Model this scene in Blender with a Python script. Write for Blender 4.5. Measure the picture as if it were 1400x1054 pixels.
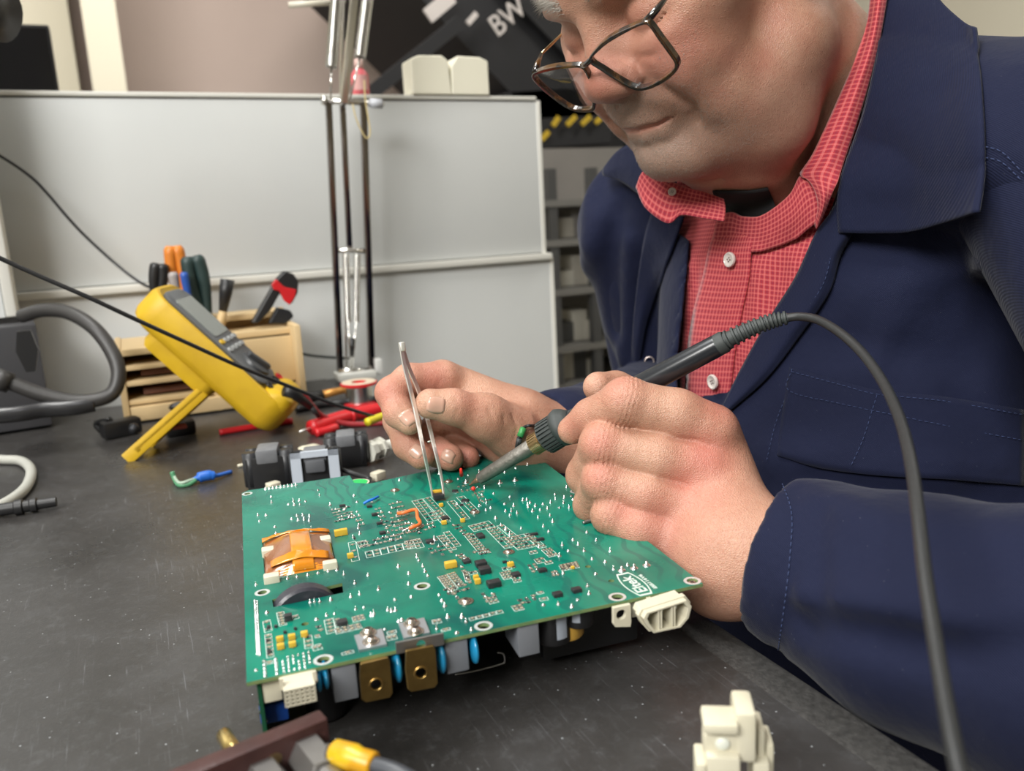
import bpy, bmesh, math, random
import numpy as np
from mathutils import Vector, Matrix
random.seed(7); np.random.seed(7)
for o in list(bpy.data.objects): bpy.data.objects.remove(o)
SC = bpy.context.scene; COL = SC.collection
# ------------------------------------------------------------------ camera
FPX = 1120.0; CX, CY = 700.0, 527.0
def _basis():
    pt, ro, ya = math.radians(11.85), math.radians(3.0), math.radians(24.5)
    f = np.array([math.sin(ya)*math.cos(pt), math.cos(ya)*math.cos(pt), -math.sin(pt)])
    r = np.cross(f, [0, 0, 1.0]); r /= np.linalg.norm(r); u = np.cross(r, f)
    c, s = math.cos(ro), math.sin(ro)
    return c*r - s*u, s*r + c*u, f
RX, UP, FW = _basis()
TZ = 0.75                                   # height of the bench top
CAM = np.array([0.0, 0.0, TZ + 0.215])
def ray(x, y): return FW + RX*(x-CX)/FPX - UP*(y-CY)/FPX
def at(x, y, d): return CAM + ray(x, y)*d                 # surveyed point: photo direction and distance
def onz(x, y, z=TZ):
    r = ray(x, y); return CAM + r*((z-CAM[2])/r[2])
def onplane(x, y, p, n):
    r = ray(x, y); n = np.array(n); return CAM + r*(np.dot(np.array(p)-CAM, n)/np.dot(r, n))
def proj(p):
    v = np.asarray(p)-CAM; d = v@FW
    return CX+FPX*(v@RX)/d, CY-FPX*(v@UP)/d, d
cd = bpy.data.cameras.new('camera'); cam = bpy.data.objects.new('camera', cd); COL.objects.link(cam)
cd.sensor_fit = 'HORIZONTAL'; cd.sensor_width = 9.8; cd.lens = 9.8*FPX/1400
cam.matrix_world = Matrix(((RX[0], UP[0], -FW[0], CAM[0]), (RX[1], UP[1], -FW[1], CAM[1]), (RX[2], UP[2], -FW[2], CAM[2]), (0, 0, 0, 1)))
cd.clip_start = 0.02; cd.clip_end = 60
cd.dof.use_dof = True; cd.dof.focus_distance = 0.47; cd.dof.aperture_fstop = 2.4
SC.camera = cam
# ------------------------------------------------------------------ light
SC.view_settings.view_transform = 'Standard'; SC.view_settings.look = 'None'
SC.view_settings.gamma = 1.0; SC.view_settings.use_curve_mapping = False
SC.view_settings.exposure = -0.2
W = bpy.data.worlds.new('world'); SC.world = W; W.use_nodes = True
W.node_tree.nodes['Background'].inputs[0].default_value = (0.93, 0.96, 1.0, 1)
W.node_tree.nodes['Background'].inputs[1].default_value = 0.35
def area(name, loc, target, sx, sy, power, color=(1, 1, 1)):
    l = bpy.data.lights.new(name, 'AREA'); l.shape = 'RECTANGLE'; l.size = sx; l.size_y = sy; l.energy = power; l.color = color
    o = bpy.data.objects.new(name, l); COL.objects.link(o); o.location = loc
    o.rotation_euler = (Vector(target)-Vector(loc)).to_track_quat('-Z', 'Y').to_euler(); return o
area('ceiling_lamp', (-0.35, 0.75, 2.6), (-0.2, 0.7, 0.7), 1.2, 0.35, 32, (1.0, 0.99, 0.96))
area('ceiling_lamp', (-1.5, -0.75, 2.25), (0.0, 0.6, 0.95), 1.4, 0.7, 92, (1.0, 0.99, 0.96))
area('ceiling_lamp', (0.2, 2.5, 2.6), (0.3, 3.6, 1.2), 1.6, 0.6, 46, (1.0, 0.96, 0.90))
area('ceiling_lamp', (2.2, 1.0, 2.6), (2.6, 1.3, 1.0), 1.2, 0.6, 30, (1.0, 0.97, 0.90))
area('bench_lamp', (-0.02, 0.50, 1.45), (0.12, 0.45, 0.79), 0.16, 0.12, 0.8, (0.95, 0.98, 1.0))
# ------------------------------------------------------------------ objects
def tag(o, label=None, cat=None, group=None, kind=None):
    if label: o['label'] = label
    if cat: o['category'] = cat
    if group: o['group'] = group
    if kind: o['kind'] = kind
    return o
def thing(name, loc, label, cat, group=None):
    o = bpy.data.objects.new(name, None); COL.objects.link(o); o.location = Vector(loc)
    o.empty_display_size = 0.01
    ORG[o.name] = np.array(loc, float)
    return tag(o, label, cat, group)
ORG = {}
def obj(name, V, Fc, mat, parent=None, smooth=True, kind=None, label=None):
    """one mesh object in world coordinates; the origin of a child stays at its thing's base"""
    me = bpy.data.meshes.new(name)
    V = np.asarray(V, float).reshape(-1, 3); org = np.zeros(3)
    if parent is not None: org = ORG.get(parent.name, org)
    else:
        org = V.mean(0).copy(); org[2] = V[:, 2].min()
    me.from_pydata((V-org).tolist(), [], [tuple(int(i) for i in f) for f in Fc] if not isinstance(Fc, np.ndarray) else Fc.tolist())
    me.update()
    if smooth: me.polygons.foreach_set('use_smooth', np.ones(len(me.polygons), bool))
    me.materials.append(mat)
    o = bpy.data.objects.new(name, me); COL.objects.link(o)
    if parent is not None:
        o.parent = parent; ORG[o.name] = org
    else:
        o.location = Vector(org); ORG[o.name] = org
    if kind: o['kind'] = kind
    if label: o['label'] = label
    return o
class MB:
    """collects shapes for ONE mesh"""
    def __init__(s): s.V = []; s.F = []; s.n = 0
    def add(s, V, F):
        V = np.asarray(V, float).reshape(-1, 3); s.V.append(V)
        s.F += [tuple(int(i)+s.n for i in f) for f in F]; s.n += len(V); return s
    def box(s, c, size, R=None, bev=0.0):
        c = np.asarray(c, float); hx, hy, hz = [v/2 for v in size]
        R = np.eye(3) if R is None else np.asarray(R)
        if bev <= 0:
            V = np.array([[x, y, z] for x in (-hx, hx) for y in (-hy, hy) for z in (-hz, hz)])
            F = [(0, 1, 3, 2), (4, 6, 7, 5), (0, 4, 5, 1), (2, 3, 7, 6), (0, 2, 6, 4), (1, 5, 7, 3)]
            return s.add(V@R.T+c, F)
        b = min(bev, hx*.95, hy*.95, hz*.95)
        bm = bmesh.new(); bmesh.ops.create_cube(bm, size=1.0)
        for v in bm.verts: v.co = Vector((v.co.x*2*hx, v.co.y*2*hy, v.co.z*2*hz))
        bmesh.ops.bevel(bm, geom=bm.edges[:], offset=b, segments=2, affect='EDGES', profile=0.6)
        bm.verts.index_update()
        V = np.array([v.co[:] for v in bm.verts]); F = [[v.index for v in f.verts] for f in bm.faces]; bm.free()
        return s.add(V@R.T+c, F)
    def tube(s, pts, rad, n=12, cap=True):
        pts = np.asarray(pts, float); m = len(pts)
        rad = np.ones(m)*rad if np.isscalar(rad) else np.asarray(rad, float)
        T = np.gradient(pts, axis=0); T /= np.linalg.norm(T, axis=1)[:, None]+1e-12
        a = np.array([0, 0, 1.0]) if abs(T[0][2]) < .9 else np.array([1.0, 0, 0])
        N = np.cross(T[0], a); N /= np.linalg.norm(N); V = []
        th = np.linspace(0, 2*math.pi, n, endpoint=False)
        for i in range(m):
            N = N-T[i]*np.dot(N, T[i]); N /= np.linalg.norm(N)+1e-12; B = np.cross(T[i], N)
            V.append(pts[i]+rad[i]*(np.cos(th)[:, None]*N+np.sin(th)[:, None]*B))
        V = np.concatenate(V); F = []
        for i in range(m-1):
            for j in range(n):
                k = (j+1) % n; F.append((i*n+j, i*n+k, (i+1)*n+k, (i+1)*n+j))
        if cap: F.append(tuple(range(n))[::-1]); F.append(tuple(range((m-1)*n, m*n)))
        return s.add(V, F)
    def rev(s, p0, p1, prof, n=24, cap=True):
        """surface of revolution: prof = [(t along p0->p1 in metres, radius)]"""
        p0 = np.asarray(p0, float); ax = np.asarray(p1, float)-p0; ax /= np.linalg.norm(ax)
        a = np.array([0, 0, 1.0]) if abs(ax[2]) < .9 else np.array([1.0, 0, 0])
        N = np.cross(ax, a); N /= np.linalg.norm(N); B = np.cross(ax, N)
        th = np.linspace(0, 2*math.pi, n, endpoint=False); V = []; m = len(prof)
        for t, r in prof: V.append(p0+ax*t+max(r, 1e-6)*(np.cos(th)[:, None]*N+np.sin(th)[:, None]*B))
        F = [(i*n+j, i*n+(j+1) % n, (i+1)*n+(j+1) % n, (i+1)*n+j) for i in range(m-1) for j in range(n)]
        if cap: F.append(tuple(range(n))[::-1]); F.append(tuple(range((m-1)*n, m*n)))
        return s.add(np.concatenate(V), F)
    def ell(s, c, r, R=None, n=16, m=10, top=False):
        c = np.asarray(c, float); r = np.ones(3)*r if np.isscalar(r) else np.asarray(r, float)
        R = np.eye(3) if R is None else np.asarray(R); V = []
        ph = np.linspace(0 if not top else 0, math.pi if not top else math.pi/2, m)
        for p in ph:
            for t in np.linspace(0, 2*math.pi, n, endpoint=False):
                V.append([max(math.sin(p), 1e-4)*math.cos(t), max(math.sin(p), 1e-4)*math.sin(t), math.cos(p)])
        V = np.array(V)*r
        F = [(i*n+j, (i+1)*n+j, (i+1)*n+(j+1) % n, i*n+(j+1) % n) for i in range(m-1) for j in range(n)]
        return s.add(V@R.T+c, F)
    def prism(s, poly, z0, z1, T=None):
        """poly: [(x,y)] extruded between z0 and z1, T maps local rows to world"""
        n = len(poly); V = np.array([[x, y, z0] for x, y in poly]+[[x, y, z1] for x, y in poly], float)
        A = sum(poly[i][0]*poly[(i+1) % n][1]-poly[(i+1) % n][0]*poly[i][1] for i in range(n))
        F = [tuple(range(n))[::-1], tuple(range(n, 2*n))]+[(i, (i+1) % n, n+(i+1) % n, n+i) for i in range(n)]
        if (A < 0) != (z1 < z0): F = [f[::-1] for f in F]
        return s.add(V if T is None else T(V), F)
    def build(s, name, mat, parent=None, smooth=True, kind=None, label=None, sharp=None):
        o = obj(name, np.concatenate(s.V), s.F, mat, parent, smooth, kind, label)
        if smooth and sharp is not None:
            try: o.data.set_sharp_from_angle(angle=math.radians(sharp))
            except Exception: pass
        return o
def catmull(P, n=8):
    P = np.asarray(P, float)
    if len(P) < 3: return np.array([P[0]+(P[-1]-P[0])*t for t in np.linspace(0, 1, n+1)])
    Q = np.vstack([2*P[0]-P[1], P, 2*P[-1]-P[-2]]); out = []
    for i in range(1, len(Q)-2):
        for t in np.linspace(0, 1, n, endpoint=False):
            a, b, c, d = Q[i-1], Q[i], Q[i+1], Q[i+2]
            out.append(.5*((2*b)+(-a+c)*t+(2*a-5*b+4*c-d)*t*t+(-a+3*b-3*c+d)*t**3))
    out.append(Q[-2]); return np.array(out)
def frame(z, x=None):
    z = np.asarray(z, float); z = z/np.linalg.norm(z)
    x = np.array([1.0, 0, 0]) if x is None else np.asarray(x, float)
    x = x-z*np.dot(x, z)
    if np.linalg.norm(x) < 1e-6: x = np.array([0, 1.0, 0])-z*z[1]
    x /= np.linalg.norm(x); return np.stack([x, np.cross(z, x), z], 1)
def rotz(a):
    c, s = math.cos(a), math.sin(a); return np.array([[c, -s, 0], [s, c, 0], [0, 0, 1.0]])
# ------------------------------------------------------------------ materials
def mat(name, col, rough=.5, metal=0.0, col2=None, nscale=30, namt=1.0, bump=0.0, bscale=200, spec=None, coat=0, trans=0, ior=None, sss=0, sheen=0, det=4, bdist=.001, alpha=None):
    m = bpy.data.materials.new(name); m.use_nodes = True; nt = m.node_tree; b = nt.nodes['Principled BSDF']
    def lk(a, c): nt.links.new(a, c)
    b.inputs['Base Color'].default_value = (*col, 1); b.inputs['Roughness'].default_value = rough; b.inputs['Metallic'].default_value = metal
    if spec is not None: b.inputs['Specular IOR Level'].default_value = spec
    if coat: b.inputs['Coat Weight'].default_value = coat; b.inputs['Coat Roughness'].default_value = .1
    if trans: b.inputs['Transmission Weight'].default_value = trans
    if ior: b.inputs['IOR'].default_value = ior
    if alpha is not None: b.inputs['Alpha'].default_value = alpha
    if sss: b.inputs['Subsurface Weight'].default_value = sss; b.inputs['Subsurface Radius'].default_value = (1, .35, .2); b.inputs['Subsurface Scale'].default_value = .004
    if sheen: b.inputs['Sheen Weight'].default_value = sheen; b.inputs['Sheen Roughness'].default_value = .4
    tc = nt.nodes.new('ShaderNodeTexCoord')
    if col2 is not None:
        n = nt.nodes.new('ShaderNodeTexNoise'); n.inputs['Scale'].default_value = nscale; n.inputs['Detail'].default_value = det; lk(tc.outputs['Object'], n.inputs['Vector'])
        r = nt.nodes.new('ShaderNodeValToRGB'); r.color_ramp.elements[0].position = .5-.25*namt; r.color_ramp.elements[1].position = .5+.25*namt
        r.color_ramp.elements[0].color = (*col, 1); r.color_ramp.elements[1].color = (*col2, 1)
        lk(n.outputs['Fac'], r.inputs['Fac']); lk(r.outputs['Color'], b.inputs['Base Color'])
    if bump:
        n2 = nt.nodes.new('ShaderNodeTexNoise'); n2.inputs['Scale'].default_value = bscale; n2.inputs['Detail'].default_value = 3; lk(tc.outputs['Object'], n2.inputs['Vector'])
        bp = nt.nodes.new('ShaderNodeBump'); bp.inputs['Strength'].default_value = bump; bp.inputs['Distance'].default_value = bdist
        lk(n2.outputs['Fac'], bp.inputs['Height']); lk(bp.outputs['Normal'], b.inputs['Normal'])
    return m
class NT:
    def __init__(s, m): s.nt = m.node_tree; s.b = s.nt.nodes['Principled BSDF']; s.tc = s.nt.nodes.new('ShaderNodeTexCoord')
    def n(s, t, ins=None, **kw):
        nd = s.nt.nodes.new('ShaderNode'+t)
        for k, v in kw.items(): setattr(nd, k, v)
        for k, v in (ins or {}).items():
            if isinstance(v, bpy.types.NodeSocket): s.nt.links.new(v, nd.inputs[k])
            else: nd.inputs[k].default_value = v
        return nd
    def l(s, a, b): s.nt.links.new(a, b)
    def ramp(s, fac, stops, interp='LINEAR'):
        nd = s.nt.nodes.new('ShaderNodeValToRGB'); cr = nd.color_ramp; cr.interpolation = interp
        while len(cr.elements) > 1: cr.elements.remove(cr.elements[-1])
        cr.elements[0].position = stops[0][0]; cr.elements[0].color = stops[0][1] if len(stops[0][1]) == 4 else (*stops[0][1], 1)
        for p, c in stops[1:]:
            e = cr.elements.new(p); e.color = c if len(c) == 4 else (*c, 1)
        s.l(fac, nd.inputs['Fac']); return nd.outputs['Color']
    def mix(s, fac, a, b, blend='MIX'):
        nd = s.nt.nodes.new('ShaderNodeMix'); nd.data_type = 'RGBA'; nd.blend_type = blend
        for i, v in ((0, fac), (6, a), (7, b)):
            if isinstance(v, bpy.types.NodeSocket): s.l(v, nd.inputs[i])
            else: nd.inputs[i].default_value = v if (i == 0 or len(v) == 4) else (*v, 1)
        return nd.outputs[2]
# ------------------------------------------------------------------ signed distance shapes
def smin(a, b, k):
    h = np.clip(.5+.5*(b-a)/k, 0, 1); return b*(1-h)+a*h-k*h*(1-h)
def smax(a, b, k): return -smin(-a, -b, k)
def sph(P, c, r): return np.linalg.norm(P-np.float32(c), axis=1)-r
def cap(P, a, b, ra, rb):
    a = np.float32(a); b = np.float32(b); ab = b-a; t = np.clip((P-a)@ab/(ab@ab), 0, 1)
    return np.linalg.norm(P-a-t[:, None]*ab, axis=1)-(ra+(rb-ra)*t)
def ell(P, c, r, R=None):
    q = P-np.float32(c)
    if R is not None: q = q@np.float32(R)
    r = np.float32(r); k0 = np.linalg.norm(q/r, axis=1); k1 = np.linalg.norm(q/(r*r), axis=1)+1e-9
    return k0*(k0-1)/k1
def chain(P, pts, k):
    """pts: [(point, radius)] as blended tapered capsules"""
    d = None
    for (a, ra), (b, rb) in zip(pts[:-1], pts[1:]):
        e = cap(P, a, b, ra, rb); d = e if d is None else smin(d, e, k)
    return d
def pathdist(P, pts):
    d = None
    for a, b in zip(pts[:-1], pts[1:]):
        e = cap(P, a, b, 0, 0); d = e if d is None else np.minimum(d, e)
    return d
def polysd(X, Y, poly):
    """signed distance in photo pixels to a polygon (negative inside)"""
    poly = np.asarray(poly, float); n = len(poly); d = np.full(X.shape, 1e9); ins = np.zeros(X.shape, bool)
    for i in range(n):
        ax, ay = poly[i]; bx, by = poly[(i+1) % n]; ex, ey = bx-ax, by-ay
        t = np.clip(((X-ax)*ex+(Y-ay)*ey)/(ex*ex+ey*ey), 0, 1)
        d = np.minimum(d, (X-ax-t*ex)**2+(Y-ay-t*ey)**2)
        c = ((ay <= Y) & (by > Y)) | ((by <= Y) & (ay > Y))
        ins ^= c & (X < ax+(Y-ay)/(ey if ey else 1e-9)*ex)
    d = np.sqrt(d); return np.where(ins, -d, d)
def mesh_sdf(f, lo, hi, h, B=4, lip=1.5):
    lo = np.array(lo, float); hi = np.array(hi, float); nb = np.ceil((hi-lo)/(h*B)).astype(int)
    cs = [lo[i]+h*B*(np.arange(nb[i])+.5) for i in range(3)]
    G = np.stack(np.meshgrid(*cs, indexing='ij'), -1).reshape(-1, 3).astype(np.float32)
    fc = np.concatenate([f(G[i:i+200000]) for i in range(0, len(G), 200000)]).reshape(nb)
    act = np.abs(fc) < h*B*.87*lip
    n = nb*B+1
    V = np.empty(n, np.float32)
    sg = np.repeat(np.repeat(np.repeat(np.where(fc < 0, -1., 1.).astype(np.float32), B, 0), B, 1), B, 2)
    V[:-1, :-1, :-1] = sg; V[-1] = 1; V[:, -1] = 1; V[:, :, -1] = 1
    m = np.zeros(n, bool); a = np.repeat(np.repeat(np.repeat(act, B, 0), B, 1), B, 2)
    for i in (0, 1):
        for j in (0, 1):
            for k in (0, 1): m[i:n[0]-1+i, j:n[1]-1+j, k:n[2]-1+k] |= a
    I = np.argwhere(m); Pm = (lo+h*I).astype(np.float32)
    vals = np.concatenate([f(Pm[i:i+200000]) for i in range(0, len(Pm), 200000)])
    V[m] = vals
    # surface nets
    nx, ny, nz = n; c = (nx-1, ny-1, nz-1); S = V < 0
    cnt = np.zeros(c, np.int8)
    for i in (0, 1):
        for j in (0, 1):
            for k in (0, 1): cnt += S[i:i+c[0], j:j+c[1], k:k+c[2]]
    sel = (cnt > 0) & (cnt < 8); ci = np.argwhere(sel); idx = -np.ones(c, np.int64); idx[sel] = np.arange(len(ci))
    acc = np.zeros((len(ci), 3)); num = np.zeros(len(ci))
    cor = [(i, j, k) for i in (0, 1) for j in (0, 1) for k in (0, 1)]
    cv = {q: V[ci[:, 0]+q[0], ci[:, 1]+q[1], ci[:, 2]+q[2]] for q in cor}
    for q in cor:
        for ax in range(3):
            if q[ax]: continue
            w = list(q); w[ax] = 1; w = tuple(w); va, vb = cv[q], cv[w]; x = (va < 0) != (vb < 0)
            t = np.where(x, va/np.where(x, va-vb, 1), 0); p = np.array(q, float)[None].repeat(len(ci), 0); p[:, ax] += t
            acc[x] += p[x]; num += x
    vert = lo+h*(ci+acc/num[:, None]); F = []
    for ax in range(3):
        o1, o2 = (ax+1) % 3, (ax+2) % 3
        sl = [slice(1, c[i]) for i in range(3)]; sl[ax] = slice(0, c[ax])
        s0 = [slice(1, c[i]) for i in range(3)]; s1 = list(s0); s0[ax] = slice(0, c[ax]); s1[ax] = slice(1, c[ax]+1)
        A, Bm = S[tuple(s0)], S[tuple(s1)]; e = np.argwhere(A != Bm)
        off = np.ones(3, int); off[ax] = 0; g = e+off; ina = A[e[:, 0], e[:, 1], e[:, 2]]
        def id_(d1, d2):
            q = g.copy(); q[:, o1] += d1; q[:, o2] += d2; return idx[q[:, 0], q[:, 1], q[:, 2]]
        Q = np.stack([id_(-1, -1), id_(0, -1), id_(0, 0), id_(-1, 0)], 1)
        Q[~ina] = Q[~ina][:, ::-1]; F.append(Q)
    F = np.concatenate(F); F = F[(F >= 0).all(1)]
    return vert, F
def fastobj(name, V, Q, m, parent=None, attrs=None):
    org = ORG.get(parent.name, np.zeros(3)) if parent is not None else np.zeros(3)
    me = bpy.data.meshes.new(name); nv, nf = len(V), len(Q)
    me.vertices.add(nv); me.vertices.foreach_set('co', (V-org).astype(np.float32).ravel())
    me.loops.add(nf*4); me.loops.foreach_set('vertex_index', Q.astype(np.int32).ravel())
    me.polygons.add(nf); me.polygons.foreach_set('loop_start', np.arange(0, nf*4, 4, dtype=np.int32))
    me.polygons.foreach_set('use_smooth', np.ones(nf, bool))
    me.update(calc_edges=True); me.materials.append(m)
    for k, v in (attrs or {}).items():
        a = me.attributes.new(k, 'FLOAT', 'POINT'); a.data.foreach_set('value', np.asarray(v, np.float32))
    o = bpy.data.objects.new(name, me); COL.objects.link(o)
    if parent is not None: o.parent = parent
    ORG[o.name] = org
    return o
def raycast(f, x, y, d0=.25, d1=1.2, off=0.0):
    """distance along the sight line at which it meets shape f"""
    r = np.stack([ray(a, b) for a, b in zip(x, y)]); d = np.full(len(x), d0); L = np.linalg.norm(r, axis=1)
    for _ in range(90):
        v = f((CAM+r*d[:, None]).astype(np.float32))-off; d = d+np.clip(v, -.01, .05)*.8/L
        d = np.minimum(d, d1)
    return d
# ================================================================== the room
def struct(name, mb, m, smooth=False):
    o = mb.build(name, m, None, smooth=smooth); o['kind'] = 'structure'; return o
M_WALLP = mat('wall_mauve', (.46, .37, .33), .9, col2=(.50, .405, .36), nscale=2.2); M_WALLC = mat('wall_cream', (.60, .56, .45), .9, col2=(.64, .60, .49), nscale=1.5)
M_FLOOR = mat('floor_grey', (.20, .19, .18), .6, col2=(.25, .24, .22), nscale=6); M_CEIL = mat('ceiling_white', (.78, .78, .75), .9)
X0, X1, Y0, Y1, ZC = -2.6, 3.4, -2.6, 4.3, 2.75
struct('floor', MB().box(((X0+X1)/2, (Y0+Y1)/2, -.05), (X1-X0, Y1-Y0, .1)), M_FLOOR)
struct('ceiling', MB().box(((X0+X1)/2, (Y0+Y1)/2, ZC+.05), (X1-X0, Y1-Y0, .1)), M_CEIL)
struct('wall_back', MB().box(((X0+X1)/2, Y1+.05, ZC/2), (X1-X0+.2, .1, ZC)), M_WALLP)
struct('wall_left', MB().box((X0-.05, (Y0+Y1)/2, ZC/2), (.1, Y1-Y0, ZC)), M_WALLC)
struct('wall_right', MB().box((X1+.05, (Y0+Y1)/2, ZC/2), (.1, Y1-Y0, ZC)), M_WALLC)
struct('wall_front', MB().box(((X0+X1)/2, Y0-.05, ZC/2), (X1-X0+.2, .1, ZC)), M_WALLC)
def yplane(x, y, Y): return onplane(x, y, (0, Y, 0), (0, 1, 0))
a, b = yplane(118, 60, 3.6), yplane(165, 60, 3.6)
struct('trim_1', MB().box(((a[0]+b[0])/2, 3.95, ZC/2), (b[0]-a[0], .7, ZC)), M_WALLC)        # pillar
a = yplane(100, 60, 4.0)
struct('trim_2', MB().box(((X0+a[0])/2, 4.15, ZC/2), (a[0]-X0, .3, ZC)), M_WALLC)
# ---- dark steel stair climbing behind the partition
M_STAIR = mat('stair_black', (.006, .006, .008), .7); M_STW = mat('stair_white_mark', (.50, .46, .44), .6); M_HAZ = mat('hazard_yellow', (.42, .28, .01), .6)
stair = thing('staircase', (.9, 2.9, 0), 'black steel staircase with pale lettering behind the white partition', 'staircase')
def beam(name, p, q, w, dpt, m, Y, parent=stair, dy=.06):
    a, b = yplane(*p, Y), yplane(*q, Y); d = b-a; L = np.linalg.norm(d); X = d/L; Yv = np.array([0, 1.0, 0]); R = np.stack([X, Yv, np.cross(X, Yv)], 1)
    return MB().box((a+b)/2+Yv*dy/2, (L, dy, w), R).build(name, m, parent, smooth=False)
beam('stair_stringer', (520, -190), (860, 190), .46, .1, M_STAIR, 2.9, dy=.9); beam('stair_stringer', (640, -190), (980, 190), .46, .1, M_STAIR, 2.85)
beam('stair_post', (632, 28), (480, 150), .045, .05, M_STAIR, 2.75); beam('stair_post', (640, 62), (540, 150), .03, .05, M_STAIR, 3.3); beam('stair_post', (700, 95), (560, 165), .028, .05, M_STAIR, 3.3); beam('stair_post', (735, 118), (680, 150), .03, .05, M_STAIR, 3.3)
beam('stair_side', (700, 60), (900, 60), 1.05, .05, M_STAIR, 3.2, dy=.05)
beam('stair_tread', (740, 182), (835, 176), .10, .05, M_STAIR, 2.7, dy=.5); beam('stair_tread', (690, 150), (820, 140), .12, .05, M_STAIR, 2.9, dy=.5)
for p, q in (((741, 191), (751, 180)), ((757, 172), (765, 160)), ((776, 171), (788, 159)), ((796, 170), (808, 159)), ((815, 168), (826, 158))): beam('hazard_stripe', p, q, .016, .01, M_HAZ, 2.66, dy=.01)
for p, q, w in (((585, 22), (618, -6), .05), ((652, 18), (640, 32), .018)): beam('stair_marking', p, q, w, .01, M_STW, 2.82, dy=.01)
def walltext(s, x, y, x2, y2, size, name, Y, m, parent):
    cu_ = bpy.data.curves.new(name, 'FONT'); cu_.body = s; cu_.size = 1; cu_.extrude = .01; t = bpy.data.objects.new(name, cu_); COL.objects.link(t); bpy.context.view_layer.update(); me = bpy.data.meshes.new_from_object(t)
    V = np.array([v.co[:] for v in me.vertices]); F = [tuple(p.vertices) for p in me.polygons]; COL.objects.unlink(t); bpy.data.objects.remove(t)
    a, b = yplane(x, y, Y), yplane(x2, y2, Y); X = b-a; L = np.linalg.norm(X); X /= L; N_ = np.array([0, -1.0, 0]); U_ = np.cross(N_, X); wd = V[:, 0].max()-V[:, 0].min()
    W3 = a+np.outer((V[:, 0]-V[:, 0].min())*L/wd, X)+np.outer(V[:, 1]*size, U_)+np.outer(V[:, 2]*.3, N_); return obj(name, W3, F, m, parent, smooth=False)
walltext('BW', 682, 50, 722, 16, .10, 'stair_lettering', 2.80, M_STW, stair)
# ---- grey storage rack right of the partition
M_RACK = mat('rack_grey', (.13, .125, .115), .6); M_RK2 = mat('rack_panel', (.19, .175, .16), .7, col2=(.15, .14, .13), nscale=4)
rack = thing('storage_rack', (1.5, 2.35, 0), 'grey storage rack between the white partition and the man', 'rack')
q0, q1 = yplane(738, 300, 2.5), yplane(860, 300, 2.5)
zk = yplane(790, 203, 2.62)[2]; MB().box(((q0[0]+q1[0])/2+.3, 2.62, zk/2), (1.4, .03, zk)).build('rack_back', M_RK2, rack, smooth=False)
for yy in (278, 330, 395, 470, 520): z = yplane(770, yy, 2.35)[2]; MB().box(((q0[0]+q1[0])/2+.3, 2.42, z), (1.4, .36, .02)).build('rack_shelf', M_RACK, rack, smooth=False)
for xx in (756, 812): p = yplane(xx, 300, 2.25); MB().box((p[0], 2.26, .55), (.03, .03, 1.08)).build('rack_post', mat('rack_post', (.05, .05, .05), .5), rack, smooth=False)
rng = random.Random(4)
for k, yy in enumerate((330, 395, 470, 520)):
    for q_, xx in enumerate((768, 786, 803)):
        p = yplane(xx, yy, 2.35); p[2] = yplane(770, yy, 2.35)[2]+.0005; h = rng.uniform(.05, .11); c = rng.choice([(.30, .28, .24), (.05, .05, .05), (.40, .38, .33), (.14, .13, .12)])
        o = MB().box((p[0], 2.36, p[2]+.01+h/2), (.055, .1, h), bev=.004).build('storage_box', mat('box_paint', c, .6), None); tag(o, 'small blurred box, '+('nearest the partition', 'in the middle', 'nearest the man')[q_]+' on the '+('top', 'second', 'third', 'lowest')[k]+' rack shelf', 'box', 'boxes on the storage rack')
# ================================================================== partition and bench
M_PART = mat('partition_white', (.56, .575, .57), .25, col2=(.60, .61, .60), nscale=5, bump=.04, bscale=9); M_PARTE = mat('partition_trim', (.66, .65, .60), .4)
YP = 1.18; part = thing('partition_screen', (.24, YP, 0), 'glossy white partition screen with a horizontal rail behind the bench', 'screen')
tl, tr = yplane(0, 127, YP), yplane(733, 140, YP); zr = yplane(740, 347, YP)[2]; zt = (tl[2]+tr[2])/2; xr = tr[0]
MB().box(((xr-1.3)/2, YP+.012, (zt+zr)/2), (xr+1.3, .024, zt-zr-.004), bev=.002).build('upper_panel', M_PART, part, sharp=40)
MB().box(((xr+.012-1.3)/2, YP+.012, zr/2), (xr+1.312, .024, zr-.012), bev=.002).build('lower_panel', M_PART, part, sharp=40)
MB().box(((xr+.012-1.3)/2, YP+.006, zr-.004), (xr+1.312, .034, .010), bev=.002).build('rail', M_PARTE, part, sharp=40)
MB().box(((xr-1.3)/2, YP+.012, zt+.003), (xr+1.3, .028, .006), bev=.002).build('top_cap', M_PARTE, part, sharp=40)
MB().box((xr+.003, YP+.012, (zt+zr)/2), (.007, .028, zt-zr), bev=.002).build('end_cap', M_PARTE, part, sharp=40)
MB().box((xr+.015, YP+.012, zr/2), (.007, .028, zr-.012), bev=.002).build('end_cap', M_PARTE, part, sharp=40)
s0 = yplane(27, 430, YP-.06); sp = thing('side_screen', (s0[0]-.2, YP-.07, TZ), 'white side screen with a cream edge at the far left of the bench', 'screen')
MB().box((s0[0]-.40-.012, YP-.075, (s0[2]+1.6)/2), (.80, .018, 1.6-s0[2])).build('screen_panel', M_PART, sp, smooth=False); MB().box((s0[0]-.005, YP-.075, (s0[2]+1.6)/2), (.012, .026, 1.6-s0[2]), bev=.002).build('screen_edge', M_PARTE, sp)
MB().box((s0[0]-.40, YP-.075, (s0[2]+TZ)/2), (.03, .018, s0[2]-TZ)).build('screen_foot', M_PARTE, sp, smooth=False)
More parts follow.
